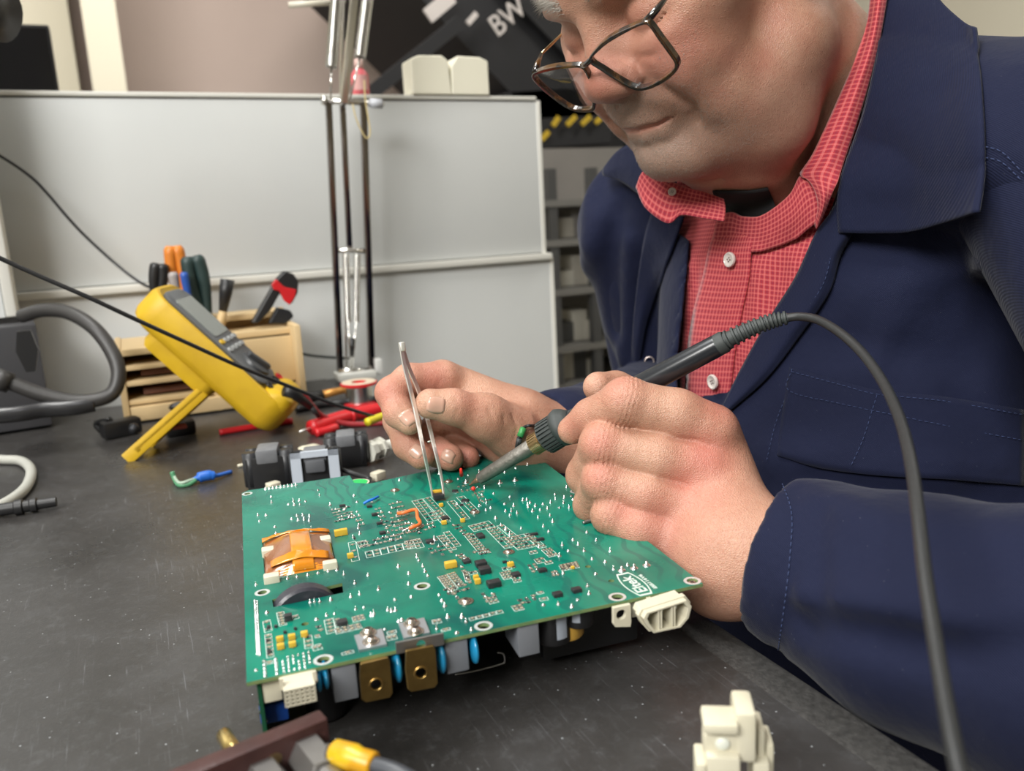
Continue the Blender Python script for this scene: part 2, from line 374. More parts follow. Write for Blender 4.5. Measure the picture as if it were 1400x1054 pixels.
# bench with a black, scratched mat top
M_TOP = mat('bench_top', (.02, .02, .021), .38); N = NT(M_TOP); ob = N.tc.outputs['Object']
n1 = N.n('TexNoise', {'Vector': ob, 'Scale': 7., 'Detail': 6., 'Roughness': .65}).outputs['Fac']; base = N.ramp(n1, [(.3, (.025, .0230, .0215)), (.55, (.041, .0385, .037)), (.75, (.072, .071, .073))])
def scratch(rot, sc, th, seed):
    mp = N.n('Mapping', {'Vector': ob, 'Rotation': (0, 0, rot), 'Scale': (sc*2.3, sc*.045, 1.), 'Location': (seed, seed*1.7, 0)}).outputs['Vector']
    f = N.n('TexNoise', {'Vector': mp, 'Scale': 1., 'Detail': 3., 'Roughness': .7, 'Distortion': .25}).outputs['Fac']; return N.ramp(f, [(th, (0, 0, 0)), (th+.03, (1, 1, 1))])
s = scratch(.5, 420., .66, 1.)
for r_, sc, th, sd in ((1.2, 360., .67, 5.), (-.4, 500., .67, 9.), (2.1, 300., .68, 14.)): s = N.n('Math', {0: s, 1: scratch(r_, sc, th, sd)}, operation='MAXIMUM').outputs[0]
msk = N.ramp(N.n('TexNoise', {'Vector': ob, 'Scale': 14., 'Detail': 3.}).outputs['Fac'], [(.42, (.1, .1, .1)), (.6, (1, 1, 1))])
c = N.mix(N.n('Math', {0: N.n('Math', {0: s, 1: msk}, operation='MULTIPLY').outputs[0], 1: .6}, operation='MULTIPLY').outputs[0], base, (.17, .175, .185))
vo = N.n('TexVoronoi', {'Vector': ob, 'Scale': 260.}).outputs['Distance']; pick = N.n('TexVoronoi', {'Vector': ob, 'Scale': 260.}).outputs['Color']; pr = N.n('SeparateColor', {0: pick}).outputs[0]
d1 = N.ramp(vo, [(.06, (1, 1, 1)), (.13, (0, 0, 0))]); d2 = N.ramp(pr, [(.80, (0, 0, 0)), (.84, (1, 1, 1))]); c = N.mix(N.n('Math', {0: d1, 1: d2}, operation='MULTIPLY').outputs[0], c, (.42, .44, .46))
n3 = N.n('TexNoise', {'Vector': ob, 'Scale': 150., 'Detail': 5., 'Roughness': .8}).outputs['Fac']; c = N.mix(N.n('Math', {0: N.ramp(n3, [(.52, (0, 0, 0)), (.75, (1, 1, 1))]), 1: .35}, operation='MULTIPLY').outputs[0], c, (.13, .135, .14))
N.l(c, N.b.inputs['Base Color']); N.l(N.ramp(n1, [(.3, (.24, .24, .24)), (.7, (.42, .42, .42))]), N.b.inputs['Roughness']); N.l(N.n('Bump', {'Height': n3, 'Strength': .25, 'Distance': .0008}).outputs['Normal'], N.b.inputs['Normal'])
XE, YE = .2555, 1.145; bench = thing('workbench', (-.3, .4, 0), 'black scratched workbench carrying the circuit board and tools', 'workbench')
MB().box(((XE-.022-1.3)/2, (YE-.75)/2, TZ-.016), (XE-.022+1.3, YE+.75, .032)).build('bench_top', M_TOP, bench, smooth=False)
MB().box((XE-.011, (YE-.75)/2, TZ-.0165), (.022, YE+.75, .032), bev=.0035).build('edge_band', mat('edge_band', (.024, .023, .022), .45, col2=(.06, .058, .055), nscale=300, bump=.4, bscale=700), bench, sharp=40)
for x, y in ((-1.2, -.6), (-1.2, 1.0), (.16, -.6), (.16, 1.04)): MB().box((x, y, (TZ-.033)/2), (.05, .05, TZ-.033)).build('leg', M_RACK, bench, smooth=False)
SH_L, SH_R = np.array([.47, .285, .975]), np.array([.455, .675, .945])
EL_L, EL_R = np.array([.40, .12, .795]), np.array([.50, .70, .765])
WR_L, WR_R = at(1050, 760, .424), at(735, 592, .590)
def sd_trunk(P):
    d = ell(P, (.51, .48, .86), (.09, .145, .15))
    d = smin(d, ell(P, (.53, .49, .66), (.125, .165, .20)), .05)
    d = smin(d, cap(P, SH_L, SH_R, .034, .034), .05)
    d = smin(d, chain(P, [(SH_L, .042), (EL_L, .036), (WR_L, .026)], .02), .03)
    d = smin(d, chain(P, [(SH_R, .040), (EL_R, .036), (WR_R, .022)], .02), .03)
    return d
TR_BOX = ((.20, .05, .45), (.70, .80, 1.06))
# ================================================================== the man
# skin material: freckled, reddish patches from real vertex data, fine creases as relief
def skin_mat():
    m = mat('skin', (.62, .36, .27), .42, sss=.12); N = NT(m)
    ob = N.tc.outputs['Object']
    red = N.n('Attribute', attribute_name='red').outputs['Fac']; stub = N.n('Attribute', attribute_name='stubble').outputs['Fac']
    pale = N.n('Attribute', attribute_name='pale').outputs['Fac']
    n1 = N.n('TexNoise', {'Vector': ob, 'Scale': 55., 'Detail': 5.}).outputs['Fac']
    base = N.ramp(n1, [(.3, (.43, .215, .142)), (.5, (.475, .250, .168)), (.72, (.53, .295, .205))])
    n2 = N.n('TexNoise', {'Vector': ob, 'Scale': 620., 'Detail': 4.}).outputs['Fac']
    sp = N.ramp(n2, [(.50, (0, 0, 0)), (.70, (1, 1, 1))])
    spf = N.n('Math', {0: sp, 1: .42}, operation='MULTIPLY').outputs[0]
    c = N.mix(spf, base, (.36, .13, .085)); c = N.mix(red, c, (.56, .15, .12)); c = N.mix(pale, c, (.64, .39, .27)); c = N.mix(stub, c, (.25, .205, .175))
    N.l(c, N.b.inputs['Base Color'])
    v = N.n('TexVoronoi', {'Vector': ob, 'Scale': 900.}, feature='DISTANCE_TO_EDGE').outputs['Distance']
    w = N.n('TexNoise', {'Vector': ob, 'Scale': 230., 'Detail': 8., 'Roughness': .7}).outputs['Fac']
    h = N.n('Math', {0: v, 1: w}, operation='ADD').outputs[0]
    bp = N.n('Bump', {'Height': h, 'Strength': .6, 'Distance': .0008}); N.l(bp.outputs['Normal'], N.b.inputs['Normal'])
    return m
M_SKIN = skin_mat()
# ---- head pose
def _eul(a, b, c):
    ca, sa, cb, sb, cc, sc = math.cos(a), math.sin(a), math.cos(b), math.sin(b), math.cos(c), math.sin(c)
    return np.array([[cc, -sc, 0], [sc, cc, 0], [0, 0, 1]])@np.array([[1, 0, 0], [0, ca, -sa], [0, sa, ca]])@np.array([[cb, 0, sb], [0, 1, 0], [-sb, 0, cb]])
HP = np.array([0.3538, 0.4611, 1.1079]); HR = _eul(-0.574, 0.017, 1.699)
def h2w(q): return HP+HR@(np.asarray(q, float)/1000)
def hsym(fn, P):     # evaluate a right/left symmetric feature
    Q = P.copy(); Q[:, 0] = np.abs(Q[:, 0]); return fn(Q)
def nasal_fold(): return [(20, 99, -16), (28, 93, -27), (35, 86, -39), (38, 80, -50), (37, 75, -60)]
def head_local(P):
    X = P.copy(); X[:, 0] = np.abs(X[:, 0])
    d = ell(P, (0, -6, 52), (75, 96, 76))
    d = smin(d, ell(P, (0, 26, 2), (62, 66, 72)), 20)
    d = smin(d, ell(P, (0, 40, 52), (60, 54, 42)), 15)
    d = smin(d, ell(P, (0, 42, -48), (46, 48, 46)), 18)
    d = smin(d, ell(X, (36, 60, -22), (28, 28, 32)), 16)        # cheeks
    d = smin(d, ell(X, (50, 50, 2), (22, 24, 18)), 14)          # cheek bones
    d = smin(d, chain(X, [((52, 8, -52), 20), ((40, 46, -66), 21), ((14, 72, -80), 18)], 12), 14)   # jaw
    d = smin(d, ell(X, (38, 52, -52), (22, 24, 24)), 12)        # jowl
    d = smin(d, ell(P, (0, 77, -78), (21, 20, 17)), 10)         # chin
    d = smin(d, ell(P, (0, 75, -42), (30, 20, 22)), 10)         # mouth mound
    d = smin(d, ell(X, (17, 84, 30), (16, 9, 7)), 9)            # brow
    d = smin(d, ell(X, (36, 76, 30), (16, 10, 7)), 9)
    d = smax(d, -ell(X, (33, 92, 10), (19, 15, 13)), 9)         # socket
    d = smin(d, ell(X, (32, 73, 9), (15, 13, 13)), 4)           # lids over the eye
    d = smin(d, ell(X, (34, 76, -5), (17, 9, 6)), 8)            # pouch under the eye
    d = smin(d, chain(P, [((0, 83, 26), 6.5), ((0, 88, 12), 7.5), ((0, 92, 0), 9), ((0, 95.5, -13), 12)], 6), 9)   # nose
    d = smin(d, ell(P, (0, 97.5, -16), (15.5, 14, 13)), 7)
    d = smin(d, ell(X, (13, 95, -20), (8.5, 11, 8)), 7)     # wings
    d = smin(d, ell(P, (0, 92, -26), (10, 10, 6)), 4)
    d = smax(d, -ell(X, (7.5, 98, -31), (3.6, 6, 4.5)), 2.5)     # nostrils
    g = pathdist(X, [np.float32(a) for a in [(21, 90, -14), (23, 93, -21), (19, 95, -28), (10, 100, -30)]]); d = d+1.9*np.exp(-(g/1.7)**2)
    g = pathdist(X, [np.float32(a) for a in [(9, 98, -31), (16, 95, -29.5), (21, 90, -25)]]); d = d+2.0*np.exp(-(g/1.6)**2)
    # lips
    Xm = X-np.float32((0, -3, -4))
    d = smin(d, chain(Xm, [((0, 93.5, -43), 5), ((14, 90, -44), 4.3), ((25, 83, -46.5), 2.5)], 4), 4.5)
    d = smin(d, chain(Xm, [((0, 91, -55), 6), ((13, 88.5, -55), 5), ((24, 82, -51.5), 2.5)], 4), 4.5)
    g = pathdist(Xm, [np.float32(a) for a in [(0, 98, -49), (10, 96, -48.8), (20, 90.5, -48.3), (28, 84, -46.4), (32, 80, -46)]]); d = d+3.8*np.exp(-(g/1.25)**2)
    g = pathdist(Xm, [np.float32(a) for a in [(0, 91, -65), (14, 87, -65)]]); d = d+1.8*np.exp(-(g/5.)**2)
    g = pathdist(X, [np.float32(a) for a in nasal_fold()]); d = d+2.4*np.exp(-(g/3.4)**2)
    g = pathdist(X, [np.float32(a) for a in [(44, 86, -34), (47, 80, -46), (44, 76, -58)]]); d = d-1.6*np.exp(-(g/8.)**2)
    g = pathdist(X, [np.float32(a) for a in [(34, 80, -56), (33, 76, -66), (30, 72, -74)]]); d = d+1.6*np.exp(-(g/3.)**2)
    # lid lines, bags, crow's feet, forehead lines
    for pth, a, w in (([(20, 83, 4), (30, 87.5, .5), (40, 83, 1), (47, 76, 5)], 2.0, 1.3), ([(19, 84, 15), (31, 88, 19), (44, 80, 16)], 1.4, 1.5),
                      ([(22, 88, -10), (34, 88, -13), (46, 78, -9)], 1.0, 2.0), ([(52, 70, 8), (62, 55, 6)], .8, 1.6), ([(52, 70, 3), (62, 56, -3)], .8, 1.6),
                      ([(10, 100, 50), (40, 90, 52)], .7, 2), ([(10, 97, 64), (40, 84, 66)], .7, 2)):
        g = pathdist(X, [np.float32(q) for q in pth]); d = d+a*np.exp(-(g/w)**2)
    # ears
    e = ell(X, (76, -4, 4), (7, 19, 31)); e = smax(e, -ell(X, (84, 2, 5), (6, 11, 18)), 4); d = smin(d, e, 6)
    return d
def neck_local(P):
    d = cap(P, (0, -14, -30), (0, -72, -165), 56, 66)
    d = smin(d, ell(P, (0, 34, -84), (38, 42, 24)), 16)          # under the chin
    d = smin(d, cap(P, (0, 18, -98), (0, -18, -160), 36, 50), 16)
    return d
def headneck_local(P):
    d = smin(head_local(P), neck_local(P), 24)
    d = smin(d, chain(P, [((-42, 2, -62), 30), ((-36, 28, -92), 28), ((-20, 30, -110), 26)], 10), 22); d = smin(d, chain(P, [((42, 2, -62), 30), ((36, 28, -92), 28), ((20, 30, -110), 26)], 10), 22)
    for pth, a, w in (([(-58, 20, -82), (-42, 42, -104), (-10, 58, -112), (20, 55, -112)], 2.2, 3.2), ([(-64, -2, -92), (-52, 24, -118), (-20, 40, -128)], 2.0, 3.0),
                      ([(-66, -16, -60), (-62, 4, -84), (-52, 24, -96)], 1.6, 3.5)):
        g = pathdist(P, [np.float32(q) for q in pth]); d = d+a*np.exp(-(g/w)**2)
    return d
def sd_head(P):
    return headneck_local(((P-np.float32(HP))@np.float32(HR))*np.float32(1000))/1000
def head_attr(V):
    Q = ((V-HP)@HR)*1000; X = Q.copy(); X[:, 0] = np.abs(X[:, 0])
    def G(c, r): return np.exp(-(((X-np.array(c))/np.array(r))**2).sum(1))
    nz = np.sin(Q[:, 0]*.21+Q[:, 1]*.13)*np.sin(Q[:, 2]*.17+1)*.5+.5
    red = .55*G((0, 102, -15), (16, 16, 15))+.40*G((40, 82, -16), (20, 22, 18))+.35*G((50, 40, -40), (28, 40, 30))*nz+.12*G((40, 30, -100), (40, 40, 20))
    lip = np.exp(-(pathdist(X.astype(np.float32), [np.float32(a) for a in [(0, 95, -53), (14, 91, -52.6), (25, 83, -51)]])/2.6)**2); red = np.maximum(red, lip*.5)
    stub = .62*np.clip(G((0, 92, -70), (46, 50, 26))+.9*G((0, 100, -34), (30, 16, 12)), 0, 1)*(1-lip*.8)
    stub = np.maximum(stub, .30*G((40, 40, -75), (40, 40, 26)))
    eye = G((32, 86, 6), (18, 10, 12)); red = np.maximum(red, .25*eye)
    return dict(red=np.clip(red, 0, .8), stubble=np.clip(stub, 0, .7), pale=.2*G((0, 90, 60), (50, 40, 30)))
# ---- hands: joints surveyed from the photo, (x, y, distance, radius)
def J(*a): return [(at(x, y, d), r) for x, y, d, r in a]
LF = [J((972, 590, .450, .0155), (925, 568, .447, .0142), (856, 549, .447, .0128), (808, 570, .461, .0100), (782, 588, .470, .0082)),      # index
      J((958, 638, .446, .0155), (900, 625, .444, .0136), (824, 608, .449, .0122), (801, 650, .468, .0108), (815, 668, .490, .0085)),     # middle
      J((938, 690, .444, .0150), (885, 676, .442, .0130), (825, 656, .447, .0113), (809, 690, .466, .0100), (828, 698, .487, .0080)),     # ring
      J((915, 736, .442, .0142), (876, 722, .440, .0128), (836, 703, .445, .0106), (842, 716, .460, .0088), (866, 712, .478, .0072))]     # little
LTH = J((985, 640, .49, .017), (900, 560, .505, .0135), (842, 532, .500, .0105), (818, 529, .490, .0092))
def sd_lhand(P):
    f = None
    for c in LF:
        e = chain(P, c, .004); f = e if f is None else smin(f, e, .0010)
    for i, c in enumerate(LF):            # knuckle bumps
        f = smin(f, sph(P, c[2][0]+FW*-.0015, c[2][1]*.98), .003)
    p = None
    for a, b, k in (((968, 596, .462, .0185), (1003, 735, .437, .0250), .01), ((950, 648, .460, .0190), (1000, 745, .435, .0260), .01),
                 ((935, 700, .458, .0185), (990, 765, .432, .0250), .01), ((915, 745, .455, .0165), (985, 780, .425, .0240), .01)):
        e = cap(P, at(*a[:3]), at(*b[:3]), a[3], b[3]); p = e if p is None else smin(p, e, k)
    p = smin(p, cap(P, at(960, 690, .475), at(900, 640, .478), .020, .014), .012)          # palm side
    w = cap(P, at(1000, 752, .430), at(1130, 784, .402), .0270, .027)
    p = smin(p, w, .016)
    d = smin(f, p, .0050)
    d = smin(d, chain(P, LTH, .004), .004)
    for x, y, dd, r, a in ((975, 590, .438, .010, .0012), (962, 640, .434, .010, .0016), (944, 690, .433, .010, .0014), (916, 730, .432, .009, .0012)):
        d = d-a*np.exp(-(np.linalg.norm(P-np.float32(at(x, y, dd)), axis=1)/r)**2)
    # tendons and veins on the back of the hand, creases at the joints
    for c in LF:                          # skin folds over the middle joints
        q, ax = np.float32(c[2][0]), np.float32(c[1][0]-c[2][0]); ax = ax/np.linalg.norm(ax); t = (P-q)@ax; rr = np.linalg.norm(P-q, axis=1)
        d = d+.00042*np.exp(-((rr-.014)/.006)**2)*np.sin(t*2600+np.sin((P@np.float32(UP))*500)*.8)*np.exp(-(t/.0055)**2)
    for pts, a, w in (([(948, 660, .434), (985, 700, .425), (1010, 740, .415)], -.0009, .0035), ([(935, 705, .432), (965, 740, .423), (1000, 780, .412)], -.0009, .0035),
                      ([(905, 560, .437), (925, 545, .440), (938, 535, .445)], .0006, .0012), ([(918, 602, .436), (960, 600, .437), (990, 585, .440)], .0009, .0016),
                      ([(905, 655, .432), (945, 668, .432), (958, 690, .432)], .0008, .0016), ([(880, 760, .434), (920, 770, .430), (955, 772, .425)], .0008, .002),
                      ([(1018, 690, .42), (985, 790, .415), (975, 830, .412)], .0007, .0025), ([(800, 560, .455), (806, 585, .457)], .0005, .001), ([(793, 566, .458), (800, 590, .459)], .0005, .001)):
        g = pathdist(P, [np.float32(at(*q)) for q in pts]); d = d+a*np.exp(-(g/w)**2)
    return d
def spots(V, L):
    r = np.zeros(len(V))
    for x, y, dd, rad, amt in L: r = np.maximum(r, amt*np.exp(-(np.linalg.norm(V-at(x, y, dd), axis=1)/rad)**2))
    return r
def lhand_attr(V):
    red = spots(V, [(962, 628, .436, .016, .55), (940, 655, .434, .014, .45), (930, 730, .435, .018, .50), (955, 690, .43, .02, .35), (900, 715, .435, .02, .40), (855, 700, .437, .012, .35),
                    (820, 605, .438, .010, .35), (822, 650, .438, .010, .35), (850, 530, .44, .012, .25), (985, 560, .44, .014, .3), (790, 585, .46, .01, .25)])
    red = np.clip(red*1.35, 0, .8)
    return dict(red=red, stubble=spots(V, [(925, 745, .433, .016, .25)]), pale=spots(V, [(880, 625, .434, .018, .30), (900, 550, .437, .016, .25), (1000, 720, .42, .03, .2)]))
# right hand with the tweezers
RF = [J((606, 520, .566, .0135), (560, 520, .555, .0112), (535, 537, .545, .0104), (545, 565, .538, .0095), (560, 578, .535, .0080)),       # index
      J((612, 545, .590, .0130), (560, 535, .580, .0108), (546, 575, .563, .0108), (558, 608, .552, .0100), (576, 624, .548, .0088)),      # middle
      J((650, 580, .600, .0125), (600, 580, .592, .0105), (575, 602, .578, .0104), (598, 618, .564, .0100), (616, 626, .556, .0090)),       # ring
      J((690, 600, .600, .0120), (640, 600, .598, .0100), (612, 612, .590, .0092), (628, 622, .580, .0090), (639, 626, .572, .0084))]       # little
RTH = J((700, 590, .560, .0190), (664, 570, .545, .0150), (620, 556, .533, .0108), (588, 552, .527, .0098))
def sd_rhand(P):
    f = None
    for c in RF:
        e = chain(P, c, .0035); f = e if f is None else smin(f, e, .0012)
    p = None
    for a, b in (((604, 522, .575, .0155), (706, 576, .580, .0230)), ((615, 548, .592, .0150), (706, 588, .585, .0230)), ((650, 582, .600, .0150), (712, 598, .585, .0200)), ((690, 604, .598, .0140), (716, 600, .58, .018))):
        e = cap(P, at(*a[:3]), at(*b[:3]), a[3], b[3]); p = e if p is None else smin(p, e, .012)
    p = smin(p, cap(P, at(712, 588, .585), at(800, 610, .600), .0245, .027), .014)
    d = smin(f, p, .005)
    d = smin(d, chain(P, RTH, .006), .0035)
    for pts, a, w in (([(622, 540, .522), (628, 556, .520), (622, 572, .522)], .0006, .0012), ([(668, 560, .53), (676, 575, .528), (672, 598, .53)], .0008, .0014),
                      ([(684, 565, .535), (694, 582, .533), (688, 602, .535)], .0008, .0014), ([(700, 568, .54), (708, 585, .54), (702, 604, .54)], .0007, .0014),
                      ([(604, 520, .55), (596, 535, .55)], .0008, .0018), ([(585, 518, .545), (580, 535, .545)], .0007, .0016), ([(540, 545, .53), (552, 555, .53)], .0006, .0012)):
        g = pathdist(P, [np.float32(at(*q)) for q in pts]); d = d+a*np.exp(-(g/w)**2)
    return d
def rhand_attr(V):
    red = spots(V, [(590, 520, .555, .014, .5), (530, 540, .54, .012, .5), (640, 628, .568, .010, .55), (575, 610, .55, .013, .4), (605, 620, .555, .012, .4), (630, 555, .53, .012, .3), (660, 600, .56, .02, .35)])
    return dict(red=red, stubble=np.zeros(len(V)), pale=spots(V, [(600, 553, .52, .013, .6), (555, 578, .53, .008, .6), (650, 535, .56, .02, .4)]))
def bbox(f_pts, pad): a = np.array(f_pts); return a.min(0)-pad, a.max(0)+pad
parts = []
lo, hi = HP-np.array([.17, .15, .24]), HP+np.array([.19, .15, .16])
V1, Q1 = mesh_sdf(sd_head, lo, hi, .0016); A1 = head_attr(V1)
lo, hi = bbox([q[0] for c in LF+[LTH] for q in c]+[at(1130, 784, .402)], .035)
V2, Q2 = mesh_sdf(sd_lhand, lo, hi, .0010); A2 = lhand_attr(V2)
lo, hi = bbox([q[0] for c in RF+[RTH] for q in c]+[at(800, 610, .600)], .032)
V3, Q3 = mesh_sdf(sd_rhand, lo, hi, .0011); A3 = rhand_attr(V3)
print('body verts', len(V1), len(V2), len(V3))
# trunk and arms of the body under the clothes
V4, Q4 = mesh_sdf(sd_trunk, *TR_BOX, .008)
Vb = np.concatenate([V1, V2, V3, V4]); n1, n2, n3 = len(V1), len(V1)+len(V2), len(V1)+len(V2)+len(V3)
Qb = np.concatenate([Q1, Q2+n1, Q3+n2, Q4+n3])
A4 = {k: np.zeros(len(V4)) for k in A1}
Ab = {k: np.concatenate([A1[k], A2[k], A3[k], A4[k]]) for k in A1}
PB = np.array([.52, .48, .45])
person = fastobj('person', Vb-PB, Qb, M_SKIN, None, Ab); person.location = Vector(PB); ORG[person.name] = PB
tag(person, 'man in a navy work jacket and red checked shirt soldering a green circuit board', 'person')
# ================================================================== clothes
def cloth_mat(name, c1, c2, tw=2600., rough=.85, sheen=.08, soft=18., ang=.6):
    m = mat(name, c1, rough, sheen=sheen, spec=.25); N = NT(m); ob = N.tc.outputs['Object']
    mp = N.n('Mapping', {'Vector': ob, 'Rotation': (.3, ang, .5)}).outputs['Vector']
    w = N.n('TexWave', {'Vector': mp, 'Scale': tw/6.283, 'Distortion': .6, 'Detail': 1.}).outputs['Fac']
    n = N.n('TexNoise', {'Vector': ob, 'Scale': soft, 'Detail': 4.}).outputs['Fac']
    c = N.mix(n, c1, c2); d = N.mix(N.n('Math', {0: w, 1: .35}, operation='MULTIPLY').outputs[0], c, tuple(min(1, x*1.5+.002) for x in c2))
    N.l(d, N.b.inputs['Base Color'])
    lint = N.n('TexVoronoi', {'Vector': ob, 'Scale': 160.}).outputs['Distance']
    f = N.ramp(lint, [(0, (1, 1, 1)), (.045, (0, 0, 0))]); d2 = N.mix(N.n('Math', {0: f, 1: .35}, operation='MULTIPLY').outputs[0], d, (.35, .37, .42)); N.l(d2, N.b.inputs['Base Color'])
    w2 = N.n('TexNoise', {'Vector': ob, 'Scale': 38., 'Detail': 3.}).outputs['Fac']
    b1 = N.n('Bump', {'Height': w2, 'Strength': .35, 'Distance': .006}).outputs['Normal']
    bp = N.n('Bump', {'Height': w, 'Strength': .35, 'Distance': .0004, 'Normal': b1}); N.l(bp.outputs['Normal'], N.b.inputs['Normal'])
    return m
M_NAVY = cloth_mat('navy_twill', (.0046, .0068, .0250), (.0064, .0094, .0320))
M_NAVY2 = cloth_mat('navy_twill_collar', (.0052, .0075, .0265), (.0068, .0100, .0335), ang=-.5)
def check_mat():
    m = mat('red_check', (.55, .06, .07), .8, sheen=.2, spec=.2); N = NT(m)
    uv = N.n('UVMap'); uv.uv_map = 'uv'; sp = N.n('SeparateXYZ', {0: uv.outputs['UV']})
    def line(s, off, wd):
        a = N.n('Math', {0: s, 1: off}, operation='ADD').outputs[0]; f = N.n('Math', {0: a}, operation='FRACT').outputs[0]
        return N.n('Math', {0: f, 1: wd}, operation='LESS_THAN').outputs[0]
    c = (.46, .040, .050)
    hx, hy = line(sp.outputs['X'], 0., .30), line(sp.outputs['Y'], 0., .30); dx, dy = line(sp.outputs['X'], .5, .34), line(sp.outputs['Y'], .5, .34)
    c = N.mix(N.n('Math', {0: dx, 1: .40}, operation='MULTIPLY').outputs[0], c, (.22, .03, .06)); c = N.mix(N.n('Math', {0: dy, 1: .40}, operation='MULTIPLY').outputs[0], c, (.22, .03, .06))
    c = N.mix(N.n('Math', {0: hx, 1: .50}, operation='MULTIPLY').outputs[0], c, (.70, .20, .19)); c = N.mix(N.n('Math', {0: hy, 1: .45}, operation='MULTIPLY').outputs[0], c, (.68, .19, .18))
    N.l(c, N.b.inputs['Base Color'])
    w2 = N.n('TexNoise', {'Vector': N.tc.outputs['Object'], 'Scale': 60., 'Detail': 3.}).outputs['Fac']
    bp = N.n('Bump', {'Height': w2, 'Strength': .35, 'Distance': .003}); N.l(bp.outputs['Normal'], N.b.inputs['Normal'])
    return m
M_CHECK = check_mat()
# ---- jacket body as a thick shaped garment around the trunk
OPEN = [(902, 300), (880, 255), (860, 200), (860, -300), (1215, -300), (1212, 0), (1200, 90), (1182, 160), (1155, 232), (1135, 290), (1116, 318), (1088, 380), (1050, 440), (1014, 505), (986, 560), (960, 600), (928, 560), (925, 500), (932, 440), (938, 380), (944, 330)]
def pxdir(x0, y0, d0, x1, y1, d1): return at(x0, y0, d0), at(x1, y1, d1)
FOLDS = [  # photo x, y polylines on the cloth: amplitude (m, + ridge / - valley), width (m)
    ([(820, 300), (800, 380), (795, 470)], .006, .012), ([(845, 290), (835, 360), (842, 450)], -.006, .010), ([(850, 215), (812, 262), (806, 330)], .006, .014),
    ([(862, 330), (858, 420), (850, 500)], .005, .008), ([(830, 470), (850, 510), (880, 530)], -.005, .008), ([(1340, 70), (1350, 200), (1400, 260)], .004, .012),
    ([(1180, 400), (1290, 380), (1400, 330)], .005, .016), ([(1150, 470), (1260, 480), (1400, 430)], -.005, .014), ([(1380, 250), (1330, 330), (1300, 420)], -.004, .012),
    ([(1060, 620), (1180, 640), (1330, 640)], .006, .014), ([(1120, 660), (1250, 690), (1390, 700)], -.008, .014), ([(1300, 500), (1330, 600), (1340, 680)], -.004, .012), ([(1150, 345), (1230, 350), (1330, 320), (1400, 290)], -.005, .010), ([(1240, 360), (1225, 430), (1190, 500)], .004, .010), ([(1370, 330), (1350, 420), (1330, 500)], -.005, .009)]
def sd_coat0(P):
    d = ell(P, (.505, .48, .86), (.120, .172, .17))
    d = smin(d, ell(P, (.50, .455, .64), (.185, .205, .24)), .06)
    d = smin(d, cap(P, SH_L+(0, .0, .004), (.478, .40, 1.015), .058, .05), .04)
    d = smin(d, cap(P, SH_R, (.47, .58, .99), .056, .052), .04)
    d = smin(d, chain(P, [(SH_L, .060), (EL_L+(.03, .02, 0), .055)], .02), .025)
    d = smin(d, chain(P, [(SH_R, .058), (EL_R, .052)], .02), .025)
    return d
def _pathpts(f, pts, off=0.0):
    pts = catmull([(a, b, 0) for a, b in pts], 5)[:, :2]; d = raycast(f, pts[:, 0], pts[:, 1], off=off)
    return [np.float32(at(x, y, t)) for (x, y), t in zip(pts, d)]
FP = [(_pathpts(sd_coat0, p), a, w) for p, a, w in FOLDS]
def sd_coat(P):
    d = sd_coat0(P)
    for pts, a, w in FP: d = d-a*np.exp(-(pathdist(P, pts)/w)**2)
    return d
def sd_coat_cut(P):
    d = sd_coat(P); X, Y, D = proj(P.astype(float)); s = polysd(X, Y, OPEN)*D/FPX
    s = np.where(D > .80, .05, s).astype(np.float32)
    cut = np.maximum(s, -(d+.022))          # only a shell deep
    return np.maximum(d, -cut)
def sd_shirt(P):
    d = ell(P, (.505, .48, .86), (.110, .162, .162))
    d = smin(d, ell(P, (.525, .485, .66), (.135, .175, .21)), .05)
    d = smin(d, cap(P, SH_L+(0, .0, -.005), SH_R, .046, .046), .05)
    for pts, a, w in FS: d = d-a*np.exp(-(pathdist(P, pts)/w)**2)
    return d
FS = []
FS = [(_pathpts(sd_shirt, p), a, w) for p, a, w in [([(1040, 330), (1035, 430), (1030, 520)], .003, .006), ([(1075, 330), (1050, 420), (1030, 470)], -.003, .006), ([(955, 340), (945, 430), (935, 520)], -.003, .005)]]
def uvproj(o, ox, su, sv, ang=0.0, plane=None):
    """cloth pattern coordinates from the position on the body front (metres), not from the view"""
    me = o.data; uvl = me.uv_layers.new(name='uv'); n = len(me.vertices); co = np.empty(n*3); me.vertices.foreach_get('co', co); co = co.reshape(-1, 3)+ORG[o.name]
    a, b = plane; u = (co-ox)@a*su; v = (co-ox)@b*sv; c, s = math.cos(ang), math.sin(ang); u, v = c*u-s*v, s*u+c*v
    li = np.empty(len(me.loops), np.int32); me.loops.foreach_get('vertex_index', li); uvl.data.foreach_set('uv', np.stack([u[li], v[li]], 1).ravel())
CF = np.array([0.08, -1.0, 0.05]); CF /= np.linalg.norm(CF); CU = np.array([.25, 0.06, 1.0]); CU /= np.linalg.norm(CU)
V, Q = mesh_sdf(sd_coat_cut, (.27, .02, .45), (.72, .80, 1.09), .0038, lip=1.9)
jacket = fastobj('work_jacket', V, Q, M_NAVY, person)
jacket['label'] = 'navy twill work jacket'
V, Q = mesh_sdf(lambda P: np.maximum(sd_shirt(P), np.where(P[:, 2] > 0, sd_coat0(P)+.005, 0)), (.33, .25, .55), (.66, .72, 1.05), .004)
V = V[:]; shirt = fastobj('shirt', V, Q, M_CHECK, person); uvproj(shirt, np.array([.4, .47, .9]), 300., 300., .05, (CF, CU)); shirt['label'] = 'red checked shirt'
